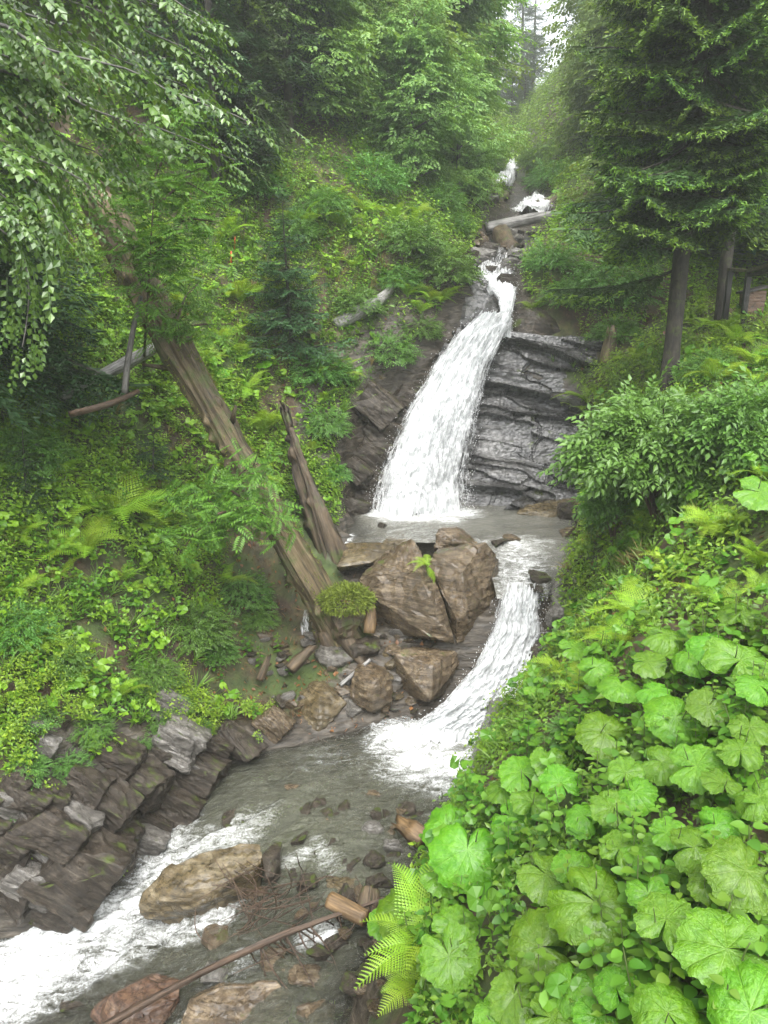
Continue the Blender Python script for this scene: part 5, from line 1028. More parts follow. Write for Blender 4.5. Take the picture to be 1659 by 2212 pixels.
# ------------------------------------------------------------------ broadleaved trees
def broad_mesh(H, rad, nspray, seed, leafmat, sp, lscale=.55, low=.15, r0=.16, squash=1.0, nlimb=9, bark='barkgrey'):
    rng = np.random.default_rng(seed); wd = Acc(); cl = []
    m = 14; z = np.linspace(-.4, H * .9, m); off = np.stack([.05 * H * np.sin(z / H * 3 + seed), .04 * H * np.cos(z / H * 2.5 + seed * 2), z], -1); off[:, :2] -= off[1, :2]
    wd.add(*tube(off, [r0 * (1 - .85 * max(0, a) / H) for a in z], 8, r0 * .08, seed))
    for k in range(nlimb):
        zf = low + (1 - low) * (k + .5) / nlimb; zb = H * zf * .85; az = k * 2.4 + rng.normal(0, .4); ll = rad * (1 - .55 * abs(zf - .35)) * rng.uniform(.75, 1.1)
        b = np.array([np.interp(zb, z, off[:, 0]), np.interp(zb, z, off[:, 1]), zb]); d = np.array([math.cos(az), math.sin(az), rng.uniform(.1, .5)])
        pts = curve([b, b + d * ll * .5, b + d * ll + np.array([0, 0, -.1 * ll])], 8); wd.add(*tube(pts, [r0 * .4, r0 * .08], 5, cap=False))
        for u in np.linspace(.3, 1, 6): cl.append(b + (pts[-1] - b) * u + rng.normal(0, .12 * rad, 3))
    cl.append(off[-1]); cl = np.array(cl); cl = np.concatenate([cl, cl + rng.normal(0, .2 * rad, cl.shape)])
    idx = rng.integers(len(cl), size=nspray); c0 = np.array([0, 0, H * .45])
    P = cl[idx] + rng.normal(0, .13 * rad, (nspray, 3)) * np.array([1, 1, .6]); out = P - np.array([off[-1, 0], off[-1, 1], 0]) * .5; out[:, 2] = 0
    fwd = nrm(out) + rng.normal(0, .5, (nspray, 3)); fwd[:, 2] = -.15 + rng.normal(0, .2, nspray)
    ca = Acc()
    for k, s_ in enumerate(sp):
        m_ = np.arange(nspray) % len(sp) == k
        ca.add(*scatter(s_, P[m_], frames(fwd[m_], np.array([0, 0, 1.0]) + rng.normal(0, .3, (m_.sum(), 3))), lscale * rng.uniform(.7, 1.3, m_.sum())))
    return [('trunk', wd.mesh('trunk', M[bark])), ('crown', ca.mesh('crown', M[leafmat], False))]
SPF = [sprig(9, LQ, .34, k, twig=False) for k in range(3)]
SPN = [sprig(9, LS, .32, 10 + k) for k in range(3)]
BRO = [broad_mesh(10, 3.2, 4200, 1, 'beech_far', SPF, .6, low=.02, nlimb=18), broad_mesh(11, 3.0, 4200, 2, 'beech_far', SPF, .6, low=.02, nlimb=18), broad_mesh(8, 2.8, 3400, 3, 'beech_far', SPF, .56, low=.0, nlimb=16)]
for k, (x, y, v, s_, lab) in enumerate([(-.6, 23.5, 2, .8, 'pale green beech with forked stems above the left slope'), (1.1, 27.0, 0, .85, 'broad beech hanging over the upper stream from the left'), (-2.2, 28.5, 1, .95, 'tall beech behind the forked pale one'), (2.0, 32.5, 2, .95, 'low spreading beech left of the farthest cascade'), (.2, 36, 0, 1.0, 'hazy beech in the middle of the left slope'),
                                   (1.8, 41, 1, .9, 'hazy beech left of the valley gap'), (2.2, 50, 0, .9, 'faint beech left of the valley gap'), (-3.5, 38, 1, 1.1, 'hazy tall beech at the top of the left slope'), (-5, 32, 0, 1.1, 'tall beech over the dark spruces'), (8.0, 23.2, 2, .7, 'light green tree between the spruces right of the stream'),
                                   (9.4, 31.5, 0, .85, 'light green tree right of the crossing log'), (11.4, 38, 2, 1.0, 'hazy leafy tree right of the valley gap'), (13.8, 49, 0, .9, 'faint leafy tree right of the valley gap'), (12.5, 29, 1, 1.0, 'leafy tree above the wooden steps'), (15.2, 57, 2, 1.0, 'palest leafy tree beside the valley gap'), (.9, 22.6, 2, .55, 'young beech at the brow above the left shrubs'), (-2.1, 21.0, 2, .6, 'young beech between the dark spruces and the shrubs'), (2.2, 25.2, 2, .5, 'young beech leaning to the upper stream')]):
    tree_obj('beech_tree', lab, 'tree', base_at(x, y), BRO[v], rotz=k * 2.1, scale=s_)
rng = np.random.default_rng(99)
fill = [(-12, 20), (-14, 26), (-11, 30), (-9, 26), (-16, 18), (-8.5, 34), (-13, 37), (-6, 44), (-1, 46), (-11, 46), (1, 56), (-5, 56), (1, 66), (-3, 68), (15, 25), (17, 33), (14.5, 38), (18, 42), (16, 50), (21, 36), (19, 56), (18, 68), (24, 50), (14, 17), (17, 22), (-13, 12), (-16, 14)]
for k, (x, y) in enumerate(fill):
    pr = (SPR + BRO)[k % 6]; left = x < 0
    tree_obj('spruce_tree' if k % 6 < 3 else 'beech_tree', ('distant tree on the misty slope left of the stream' if left else 'distant tree on the misty slope right of the stream'), 'tree', base_at(x, y), pr, 'distant trees of the left slope' if left else 'distant trees of the right slope', rotz=k * 1.3, scale=float(rng.uniform(.85, 1.1)), zs=.65)

# overhanging beech in the upper left: limbs reach in from a trunk standing left of the view
def overhang():
    tx, ty = -6.6, 7.4; b = base_at(tx, ty); root = thing('beech_tree', 'beech with wet glossy leaves hanging in from the upper left corner', 'tree', b); B = np.array(b)
    wd, lf = Acc(), Acc(); rng = np.random.default_rng(12)
    top = np.array([-5.9, 7.2, 11.5]); wd.add(*tube(curve([B - B - [0, 0, .3], (np.array([-6.5, 7.3, 7]) - B), top - B], 16), [.22, .17, .1], 10, .02, 2))
    limbs = [[(-40, 40), (160, 120), (330, 180), (470, 240), (545, 268)], [(-40, -60), (150, 0), (300, 70), (400, 110), (485, 152)], [(-40, 130), (120, 190), (260, 260), (400, 300), (510, 345)], [(-40, 220), (100, 270), (200, 330), (290, 400)], [(-40, 330), (60, 380), (130, 440), (160, 520)], [(-40, -140), (120, -90), (260, -20), (420, 30), (455, 60)],
             [(-40, 90), (80, 150), (180, 230), (250, 300)], [(-40, -20), (100, 60), (230, 100), (340, 160), (420, 200)], [(-40, 440), (40, 520), (70, 640), (60, 740)], [(-40, 300), (90, 330), (190, 400), (230, 440)], [(-40, 180), (60, 240), (110, 330), (120, 420)], [(-40, 0), (90, 90), (150, 160), (200, 200)], [(-40, 380), (30, 440), (100, 520)], [(60, -100), (250, -60), (380, 0), (440, 40)]]
    P, Fd, S = [], [], []
    for k, l in enumerate(limbs):
        t0 = 7.0 + .9 * (k % 4) / 3; pts = [at_t(x, y, t0 + .15 * i_) for i_, (x, y) in enumerate(l)]
        z0 = max(6.0, pts[0][2] - .3); a = np.array([-6.35, 7.3, z0]); c = curve([a] + pts, 26); c = c + .05 * fbm(c * 2.0, 2, k)[:, None]
        wd.add(*tube(c - B, [.05, .03, .012, .005], 5, cap=False))
        tg = nrm(np.gradient(c, axis=0))
        for i_ in range(4, 26):
            for _ in range(7):
                sd_ = rng.choice([-1, 1]); lat = np.cross(tg[i_], [0, 0, 1.0]); d = tg[i_] * rng.uniform(.3, 1) + lat * sd_ * rng.uniform(.2, .9) + np.array([0, 0, rng.uniform(-.38, .05)])
                P.append(c[i_] + rng.normal(0, .10, 3)); Fd.append(d); S.append(rng.uniform(.25, .5) * (1 if i_ < 23 else .7))
    P, Fd, S = np.array(P), np.array(Fd), np.array(S)
    sp = [sprig(8, (LS[0] * np.array([1.3, 1, 1]), LS[1]), .25, 60 + k, .8, droop=.12) for k in range(4)]
    for k in range(4):
        m_ = np.arange(len(P)) % 4 == k; lf.add(*scatter(sp[k], P[m_] - B, frames(Fd[m_], np.array([.15, -.25, 1.0]) + rng.normal(0, .28, (m_.sum(), 3))), S[m_] * .85))
    put('trunk', wd.mesh('trunk', M['barkgrey']), root); put('crown', lf.mesh('crown', M['beech'], False), root)
overhang()

# rowans with feathered leaves
PIN = [pinnate(6, 1), pinnate(7, 2), pinnate(5, 3)]
def rowan(label, stems, n, lsz, seed, tdepth):
    rng = np.random.default_rng(seed); g, t = ground_hit(*stems[0][0]); root = thing('rowan_tree', label, 'tree', tuple(g)); B = np.array(g); wd, lf = Acc(), Acc(); P, Fd = [], []
    for k, st in enumerate(stems):
        pts = [at_t(x, y, (t if (i_ == 0 and k == 0) else tdepth + .12 * rng.normal())) for i_, (x, y) in enumerate(st)]; c = curve(pts, 20); wd.add(*tube(c - B, [.03 if k == 0 else .018, .014, .006], 6, cap=False))
        for _ in range(n // len(stems)):
            u = rng.uniform(.35 if k == 0 else .15, 1); i_ = int(u * 19); p = c[i_] + rng.normal(0, .16, 3) * np.array([1.2, 1.2, .8]); P.append(p); Fd.append(np.array([rng.normal(0, .8), rng.normal(-.3, .6), rng.normal(-.05, .25)]))
    P, Fd = np.array(P), np.array(Fd)
    for k in range(3):
        m_ = np.arange(len(P)) % 3 == k; lf.add(*scatter(PIN[k], P[m_] - B, frames(Fd[m_], np.array([0, -.2, 1.0]) + rng.normal(0, .2, (m_.sum(), 3))), lsz * rng.uniform(.75, 1.25, m_.sum())))
    put('trunk', wd.mesh('trunk', M['twig']), root); put('crown', lf.mesh('crown', M['rowan'], False), root)
rowan('feathery leaved rowan sapling rising in front of the leaning log top', [[(310, 800), (320, 620), (330, 450), (340, 340)], [(320, 600), (260, 480), (200, 430)], [(325, 560), (400, 470), (470, 480)], [(330, 450), (400, 390), (450, 420)], [(330, 430), (290, 340), (250, 300)], [(335, 380), (380, 290), (420, 230)], [(325, 520), (360, 560), (420, 560)]], 620, .27, 5, 9.9)
rowan('rowan branch spreading low over the middle of the leaning log', [[(440, 1180), (480, 1090), (540, 1030), (560, 970)], [(470, 1110), (540, 1090), (600, 1130)], [(470, 1100), (430, 1060), (380, 1080)], [(480, 1090), (520, 1020), (560, 1000)], [(470, 1120), (420, 1150), (400, 1180)], [(500, 1060), (560, 1100), (590, 1150)]], 420, .25, 6, 10.6)
rowan('small rowan left of the leaning log base', [[(330, 760), (380, 700), (420, 660)], [(370, 710), (440, 700), (500, 700)], [(380, 700), (400, 640), (440, 600)]], 160, .25, 7, 11.0)

# ------------------------------------------------------------------ shrubs
SH = []
for k in range(4):
    rng = np.random.default_rng(70 + k); wd, lf = Acc(), Acc(); n = 620
    dv = nrm(rng.normal(size=(n, 3))); dv[:, 2] = np.abs(dv[:, 2]) * 1.05 - .15; P = nrm(dv) * (rng.random((n, 1)) ** .4) * np.array([1, 1, 1.0]) * (1 + .22 * fbm(dv * 2.2, 2, k)[:, None]); P[:, 2] += .15
    for j_ in range(12):
        e = P[j_ * 20]; wd.add(*tube(curve([(0, 0, -.15), e * .5 + [0, 0, .1], e], 6), [.022, .008], 4, cap=False))
    fwd = nrm(P) * np.array([1, 1, .4]) + rng.normal(0, .35, (n, 3)) + np.array([0, 0, -.15])
    for i_ in range(3):
        m_ = np.arange(n) % 3 == i_; lf.add(*scatter(SPN[i_], P[m_], frames(fwd[m_], np.array([0, 0, 1.0]) + rng.normal(0, .3, (m_.sum(), 3))), .27 * rng.uniform(.7, 1.25, m_.sum())))
    SH.append([('stem', wd.mesh('stem', M['twig'])), ('foliage', lf.mesh('foliage', M['shrub'], False))])
def shrub(px, py, wpx, label, v, sq=1.0, group=None, lift=0):
    g, t = ground_hit(px, py + wpx * .32); r = wpx * .5 * t / FPX
    o = tree_obj('shrub', label, 'shrub', (g[0], g[1], g[2] + lift), SH[v % 4], group, rotz=px * .37); o.scale = (r, r, r * sq); return o
# the big shrub on the right bank is built leaf by leaf at its own size
def big_shrub(label, px, py, rx, rz, n, seed, lsz=.42):
    rng = np.random.default_rng(seed); g, t = ground_hit(px, py); root = thing('shrub', label, 'shrub', tuple(g)); wd, lf = Acc(), Acc()
    dv = nrm(rng.normal(size=(n, 3))); dv[:, 2] = np.abs(dv[:, 2]) - .25; lb = nrm(rng.normal(size=(9, 3))) * np.array([.8, .8, .8]); lb[:, 2] = np.abs(lb[:, 2]) * .95; lr = rng.uniform(.28, .55, 9); li = rng.integers(9, size=n)
    P = (lb[li] + nrm(dv) * (rng.random((n, 1)) ** .4) * lr[li][:, None] * (1 + .4 * fbm(dv * 2.4 + seed, 3, seed)[:, None])) * np.array([rx, rx * .8, rz]); P[:, 2] += rz * .3
    for j_ in range(22):
        e = P[j_ * 30]; wd.add(*tube(curve([(0, 0, -.2), e * .45 + [0, 0, .25], e], 8), [.03, .008], 5, cap=False))
    fwd = nrm(P) * np.array([1, 1, .2]) + rng.normal(0, .35, (n, 3)) + np.array([0, 0, -.2])
    for i_ in range(3):
        m_ = np.arange(n) % 3 == i_; lf.add(*scatter(SPN[i_], P[m_], frames(fwd[m_], np.array([0, -.15, 1.0]) + rng.normal(0, .28, (m_.sum(), 3))), lsz * rng.uniform(.7, 1.3, m_.sum())))
    put('stem', wd.mesh('stem', M['twig']), root); put('foliage', lf.mesh('foliage', M['shrub'], False), root)
big_shrub('large dense leafy shrub bulging over the right bank beside the slate face', 1430, 1130, 1.25, 1.35, 2700, 3, .27)
big_shrub('lower leafy shrub hanging over the right rim of the fall pool', 1330, 1180, .65, .75, 1300, 4, .22)
big_shrub('leafy shrub at the right edge above the ferns', 1610, 1000, .6, .6, 1000, 5, .24)
for k, (px, py, w, lab) in enumerate([(960, 560, 150, 'rounded bright shrub at the top of the bank left of the chute'), (885, 500, 140, 'leafy shrub next up the slope from the one left of the chute'), (800, 365, 150, 'tall leafy shrub in the middle of the upper left slope'), (700, 430, 120, 'shrub above the young fir'), (560, 390, 110, 'shrub under the hanging beech branch tips'), (860, 590, 90, 'low shrub above the pale grey fallen log'),
                                     (975, 470, 90, 'shrub overhanging the left rim of the upper stream'), (950, 420, 110, 'darker shrub under the beeches left of the stream'), (1190, 545, 120, 'bright shrub on the right rim of the upper stream'), (1320, 590, 190, 'wide shrub below the near spruce branches'), (1235, 620, 120, 'shrub overhanging the dark rock right of the chute'), (1400, 500, 120, 'shrub behind the near spruce trunk'),
                                     (1190, 370, 110, 'hazy shrub right of the farthest cascade'), (1165, 330, 90, 'pale shrub at the right rim high up'), (1060, 350, 60, 'small shrub beside the farthest cascade'), (640, 480, 110, 'shrub behind the top of the young fir'), (770, 640, 110, 'low shrub under the grey fallen log'), (840, 740, 120, 'dense low shrub above the left wall of the fall'), (910, 700, 90, 'leafy clump at the brink left of the fall'),
                                     (1530, 780, 130, 'shrub between the spruce trunks and the ferns'), (1630, 520, 90, 'shrub behind the railing'), (60, 950, 170, 'leafy shrub at the left edge below the dark fir'), (130, 860, 120, 'shrub in shade under the dark fir'), (1330, 700, 110, 'shrub on the shelf behind the slate face'), (700, 900, 110, 'bright herb clump right of the snag'), (715, 1010, 80, 'herb clump on the mossy edge of the fall wall'), (690, 780, 130, 'bushy clump below the young fir'),
                                     (1240, 1560, 110, 'leafy bush on the rim above the grey layered rock'), (470, 1390, 90, 'low leafy clump beside the stony hollow'), (560, 1320, 80, 'dark leafy clump under the leaning log'), (200, 1560, 90, 'leafy clump on top of the lower left rocks'), (60, 1530, 110, 'leafy clump at the left edge above the rocks'), (130, 1400, 120, 'broad leafy clump between the left ferns'), (380, 1500, 90, 'leafy clump hanging over the white streaked rock'), (300, 1600, 50, 'little plant hanging on the lower left rocks'), (250, 1640, 60, 'plant rooted in a crack above the rapids bend'), (150, 1640, 80, 'leafy plant over the broad sloping rock'), (60, 1640, 90, 'leafy plant at the left edge over the shadowed rock'), (20, 1740, 60, 'small plant at the left edge among the dark blocks'), (230, 1770, 40, 'tiny plant on the block above the rapids'), (420, 1560, 70, 'grassy clump over the pool corner'), (100, 1720, 50, 'tiny plant above the bright topped block'), (350, 1560, 70, 'plant hanging beside the white streaked rock'), (40, 1330, 140, 'leafy bush at the left edge above the white flowers'), (420, 1330, 150, 'bush of small leaves right of the ferns'), (520, 1260, 120, 'dark bush in the hollow left of the log base'), (330, 1440, 120, 'bush above the left rock bank')]):
    shrub(px, py, w, lab, k, .85)

# ------------------------------------------------------------------ ferns
FR = [mesh_np('frond', *frond(k, arch=.5 + .13 * k), M['fern'], True) for k in range(4)]
def fern(px, py, wpx, label, seed, n=10, group=None, tmin=2.0):
    g, t = ground_hit(px, py + wpx * .28, tmin); L = wpx * .74 * t / FPX; rng = np.random.default_rng(seed)
    r = thing('fern', label, 'fern', tuple(g), group)
    for k in range(n):
        o = put('frond', FR[int(rng.integers(4))], r, (rng.normal(0, .02), rng.normal(0, .02), .02)); s_ = L * rng.uniform(.75, 1.12)
        o.scale = (s_, s_, s_); o.rotation_euler = (rng.uniform(.35, .95), rng.normal(0, .15), k * 6.283 / n + rng.normal(0, .2))
for k, (px, py, w, n, lab) in enumerate([(250, 1060, 230, 13, 'largest bright fern on the left bank'), (190, 1150, 190, 11, 'bright fern just below the largest fern of the left bank'), (320, 1110, 130, 8, 'fern right of the largest fern of the left bank'), (30, 1140, 130, 9, 'fern cut by the left edge'), (20, 1260, 120, 8, 'fern at the left edge above the leafy bush'), (250, 1475, 140, 8, 'yellow green fern low on the left bank above the rocks'), (565, 905, 130, 9, 'upright bright fern between the leaning log and the snag'),
                                         (520, 615, 140, 10, 'bright fern on the slope right of the leaning log top'), (380, 640, 90, 8, 'fern just right of the leaning log upper end'), (790, 440, 90, 9, 'bright fern high on the slope left of the stream'), (720, 405, 90, 8, 'fern above the young fir tip'), (765, 560, 80, 8, 'fern in the grass below the high bright fern'), (880, 620, 90, 8, 'fern on the brow above the grey fallen log'), (950, 630, 110, 9, 'fern spray at the brow left of the chute'),
                                         (480, 720, 100, 8, 'fern under the small rowan'), (530, 820, 110, 8, 'fern halfway down beside the leaning log'), (720, 790, 120, 9, 'fern hanging over the left wall of the fall'), (480, 1230, 110, 8, 'fern in the hollow below the rowan branch'), (270, 1230, 100, 8, 'drooping fern below the large ferns'), (440, 1300, 80, 7, 'dark fern left of the log base'), (1090, 400, 40, 6, 'far fern beside the upper cascade'),
                                         (1000, 500, 60, 7, 'fern on the left rim of the upper stream'), (900, 450, 70, 7, 'fern under the beeches'), (660, 600, 80, 7, 'fern behind the young fir')]):
    fern(px, py, w, lab, k, n)
rng = np.random.default_rng(616); c_ = 0
while c_ < 44:
    px, py = rng.uniform(10, 960), rng.uniform(430, 1500)
    if px > 960 - max(0, py - 700) * 1.0 or (py > 1250 and px > 420): continue
    fern(px, py, rng.uniform(75, 130), 'smaller bright fern near ' + beside(px, py), 700 + c_, 7, 'scattered ferns of the left slope'); c_ += 1
c_ = 0
while c_ < 22:
    px, py = rng.uniform(1180, 1650), rng.uniform(620, 1500)
    if px < 1290 and py < 1400: continue
    fern(px, py, rng.uniform(80, 130), 'smaller bright fern near ' + beside(px, py), 760 + c_, 7, 'scattered ferns of the right bank'); c_ += 1
for k, (px, py, w, n, lab) in enumerate([(930, 1985, 260, 14, 'large near fern at the bottom of the right bank by the stream'), (905, 2090, 200, 10, 'fern spreading below the large near fern'), (650, 2200, 170, 10, 'bright fern at the bottom edge left of the near fern'), (1395, 1300, 190, 12, 'bright fern in the middle of the right bank'), (1330, 1360, 150, 9, 'fern below the bright middle fern of the right bank'), (1560, 1110, 170, 11, 'arching bright fern under the large shrub'), (1450, 1200, 130, 9, 'fern left of the arching one under the large shrub'),
                                         (1625, 880, 150, 10, 'fern at the right edge above the shrub'), (1640, 760, 150, 10, 'tall fern at the right edge below the railing'), (1590, 720, 110, 8, 'fern between the second trunk and the right edge'), (1480, 1590, 110, 8, 'small fern standing among the broad leaves'), (1250, 1470, 100, 8, 'fern on the rim above the cascade'), (1180, 1450, 90, 8, 'small fern at the very edge of the cascade'), (1640, 1200, 120, 8, 'brownish drooping fern at the right edge'),
                                         (1270, 840, 110, 9, 'fern tuft on the slate shelf beside the shrub'), (1240, 870, 80, 8, 'fern hanging on the right rim of the slate face'), (1150, 655, 60, 6, 'fern on the rounded mossy boulder'), (1600, 540, 110, 9, 'bright fern bed behind the railing'), (1540, 560, 90, 8, 'bright fern between the spruce trunks'), (1170, 1290, 60, 6, 'little fern on the pale lichen stone'), (1370, 760, 90, 8, 'fern left of the pale spruce trunk'),
                                         (1650, 1010, 120, 8, 'fern at the right edge below the shrub'), (1520, 1260, 120, 8, 'fern right of the bright middle fern'), (925, 1205, 50, 7, 'little fern growing on top of the big boulder')]):
    if 'big boulder' in lab:
        r = thing('fern', lab, 'fern', tuple(at_t(922, 1222, 11.92)))
        for j_ in range(8):
            o = put('frond', FR[j_ % 4], r); o.scale = (.34,) * 3; o.rotation_euler = (.4 if j_ < 5 else -.9, 0, j_ * .8)
        continue
    fern(px, py, w, lab, 100 + k, n)

# ------------------------------------------------------------------ butterbur: broad wet leaves on the right bank
def bur_leaf(seed):
    rng = np.random.default_rng(seed); nr, na = 9, 72; th = np.linspace(-math.pi / 2 + .10, 1.5 * math.pi - .10, na); r = np.linspace(0, 1, nr) ** .85
    Rm = 1 + .035 * np.sin(th * 11 + seed) + .03 * np.sin(th * 5 + seed * 2) + .035 * (_hash(np.arange(na), np.arange(na) * 0, np.arange(na) * 0, seed) - .5) + .03 * np.where(np.arange(na) % 3 == 0, 1, -.5)
    dn = np.abs(np.angle(np.exp(1j * (th + math.pi / 2)))); Rm = Rm * (1 - .45 * np.exp(-(dn / .30) ** 2)) * (1 - .1 * np.cos(th - math.pi / 2) * 0)
    T, Rr = np.meshgrid(th, r); rad = Rr * Rm[None]
    x, y = rad * np.cos(T) * rng.uniform(.85, 1.08), rad * np.sin(T) * rng.uniform(.85, 1.05) + .05 * rng.normal() * rad ** 2
    rib = np.abs(np.sin((T + math.pi / 2) * 4.5)); z = (.10 + .12 * rng.random()) * Rr ** 1.5 * (.5 + .5 * rib) - (.15 + .35 * rng.random()) * Rr ** 3 + rng.uniform(-.3, .15) * np.abs(x) ** 1.5 - .05 * np.cos(T * 2 + seed) * Rr ** 2 + .05 * Rr ** 2 * np.sin(T * 4 + seed * 1.7) + .03 * fbm(np.stack([x * 4, y * 4, 0 * x + seed], -1), 2, seed)
    V = np.stack([x, y, z], -1).reshape(-1, 3); i = np.arange(nr - 1)[:, None] * na; j = np.arange(na - 1)[None]
    Q = np.stack([i + j, i + na + j, i + na + j + 1, i + j + 1], -1).reshape(-1, 4)
    return mesh_np('leaf', V * .5, Q, M['bur'], True, uv=np.stack([(T.ravel() + math.pi / 2) / (2 * math.pi), Rr.ravel()], -1))
def bur_mat():
    m, N, L, out = nmat('butterbur_leaf'); tc = N.new('ShaderNodeTexCoord'); sx = N.new('ShaderNodeSeparateXYZ'); L.new(tc.outputs['UV'], sx.inputs[0]); oi = N.new('ShaderNodeObjectInfo')
    u9 = math_(N, L, 'MULTIPLY', sx.outputs[0], 9.0); fr = math_(N, L, 'FRACT', math_(N, L, 'ADD', u9, 0.5)); dd = math_(N, L, 'MULTIPLY', math_(N, L, 'ABSOLUTE', math_(N, L, 'SUBTRACT', fr, 0.5)), sx.outputs[1])
    v1 = ramp(N, L, dd, [(0.012, 1.0), (0.04, 0.0)]).outputs[0]
    # side veins branch off towards the rim
    w = math_(N, L, 'ADD', math_(N, L, 'MULTIPLY', sx.outputs[1], 6.0), math_(N, L, 'MULTIPLY', math_(N, L, 'ABSOLUTE', math_(N, L, 'SUBTRACT', fr, 0.5)), -5.0)); f2 = math_(N, L, 'ABSOLUTE', math_(N, L, 'SUBTRACT', math_(N, L, 'FRACT', w), 0.5))
    v2 = ramp(N, L, f2, [(0.03, 0.6), (0.10, 0.0)]).outputs[0]
    vein = math_(N, L, 'MAXIMUM', v1, v2)
    n1 = noise(N, L, tc.outputs['Object'], 7, 5, .6); n2 = noise(N, L, tc.outputs['Object'], 26, 3, .6)
    base = ramp(N, L, n1.outputs[0], [(0.3, (0.085, 0.225, 0.006)), (0.7, (0.16, 0.33, 0.012))]).outputs[0]
    c = mixc(N, L, math_(N, L, 'MULTIPLY', vein, 0.22), base, (0.24, 0.36, 0.07))
    n4 = noise(N, L, tc.outputs['Object'], 5, 6, .75); c = mixc(N, L, ramp(N, L, n4.outputs[0], [(.70, 0.0), (.78, .6)]).outputs[0], c, (0.16, 0.12, 0.03))
    hv = N.new('ShaderNodeHueSaturation'); L.new(c, hv.inputs['Color']); L.new(math_(N, L, 'ADD', math_(N, L, 'MULTIPLY', oi.outputs['Random'], .45), .72), hv.inputs['Value']); L.new(math_(N, L, 'ADD', math_(N, L, 'MULTIPLY', oi.outputs['Random'], .03), .49), hv.inputs['Hue'])
    p = N.new('ShaderNodeBsdfPrincipled'); L.new(hv.outputs[0], p.inputs['Base Color']); p.inputs['Roughness'].default_value = .24; p.inputs['Specular IOR Level'].default_value = .5; p.inputs['Coat Weight'].default_value = .3; p.inputs['Coat Roughness'].default_value = .08
    hgt = math_(N, L, 'SUBTRACT', mixc(N, L, .35, n1.outputs[0], n2.outputs[0]), math_(N, L, 'MULTIPLY', vein, .10)); L.new(bump(N, L, hgt, .7, .06), p.inputs['Normal'])
    t = N.new('ShaderNodeBsdfTranslucent'); L.new(mixc(N, L, 1.0, hv.outputs[0], (1.05, 1.2, .5), 'MULTIPLY'), t.inputs['Color']); mx = N.new('ShaderNodeMixShader'); mx.inputs[0].default_value = .28; L.new(p.outputs[0], mx.inputs[1]); L.new(t.outputs[0], mx.inputs[2]); L.new(mx.outputs[0], out.inputs['Surface']); return m
M['bur'] = bur_mat()
BUR = [bur_leaf(k) for k in range(12)]
bur = [('butterbur with three big leaves facing the stream below the pool rock', [(1010, 1835, 140, 1), (972, 1788, 110, .6), (958, 1890, 90, .2)]), ('single broad butterbur leaf left of the large near fern', [(868, 1962, 130, .2), (830, 1990, 80, .1)]), ('butterbur leaf overlapping the large near fern', [(970, 2065, 120, .4), (985, 2000, 90, .2)]),
       ('butterbur with the largest leaf of the near bank in the bottom centre right', [(1290, 1950, 185, .4), (1180, 1890, 110, .2), (1240, 1870, 90, .3)]), ('butterbur with a round leaf just below the largest leaf', [(1168, 2045, 150, .5), (1232, 2125, 110, .2)]), ('butterbur at the bottom edge left of centre right', [(1110, 2150, 110, .3), (1090, 2205, 120, .2), (1190, 2200, 120, .1)]),
       ('butterbur with a huge leaf in the lower right corner', [(1570, 2050, 205, .4), (1620, 2185, 190, .3)]), ('butterbur leaf cut by the right edge above the huge leaf', [(1610, 1880, 170, .3), (1540, 1900, 100, .2)]), ('butterbur with one folded leaf left of the huge corner leaf', [(1440, 1985, 120, .1), (1400, 1930, 80, .2)]), ('butterbur at the bottom edge below the folded leaf', [(1440, 2185, 140, .2), (1330, 2130, 90, .3), (1290, 2195, 90, .2)]),
       ('butterbur with a solitary bright leaf above the foam pool rock', [(1308, 1582, 120, .5), (1352, 1668, 80, .2)]), ('butterbur pair of overlapping leaves right of the solitary bright leaf', [(1505, 1655, 110, .3), (1430, 1645, 90, .3), (1560, 1690, 80, .2)]), ('butterbur below the small fern', [(1460, 1548, 120, .4), (1530, 1525, 80, .3), (1410, 1490, 70, .2)]), ('butterbur leaves nearest to the grey layered rock', [(1128, 1668, 90, .4), (1185, 1640, 80, .2), (1090, 1700, 70, .2)]),
       ('butterbur just above the three stream facing leaves', [(1105, 1765, 90, .5), (1150, 1730, 80, .2), (1210, 1690, 80, .2)]), ('butterbur in the middle of the nettles', [(1320, 1745, 90, .3), (1370, 1710, 80, .2), (1260, 1760, 80, .2)]), ('butterbur right of the nettle patch', [(1500, 1830, 100, .3), (1550, 1780, 90, .2), (1440, 1800, 80, .2)]), ('butterbur near the right edge in the middle of the bank', [(1600, 1425, 130, .3), (1540, 1390, 90, .2), (1640, 1480, 80, .2)]),
       ('butterbur above the bright middle fern', [(1440, 1370, 90, .3), (1490, 1420, 80, .2), (1400, 1430, 70, .2)]), ('butterbur leaf at the right edge under the shrub', [(1645, 1065, 100, .2), (1600, 1320, 80, .2)]), ('butterbur on the rim above the cascade rock', [(1290, 1440, 70, .3), (1340, 1480, 80, .2), (1240, 1400, 60, .2)]), ('butterbur between large leaf and right edge', [(1380, 1830, 90, .3), (1430, 1880, 80, .1), (1340, 1830, 80, .2)]),
       ('butterbur near the right edge beside tall nettles', [(1640, 1720, 100, .3), (1600, 1620, 90, .2), (1620, 1570, 80, .2)]), ('butterbur leaves low on the left bank', [(145, 1228 + 240, 60, .3), (190, 1500, 50, .2), (110, 1440, 50, .2)]), ('butterbur on the left slope beside the leaning log', [(530, 765, 45, .2), (570, 785, 40, .2), (470, 800, 45, .2), (395, 860, 40, .2)]), ('butterbur patch across the upper stream on the right', [(1200, 410, 16, .2), (1220, 425, 16, .2), (1185, 430, 14, .2), (1240, 440, 16, .2)])]
rng = np.random.default_rng(31)
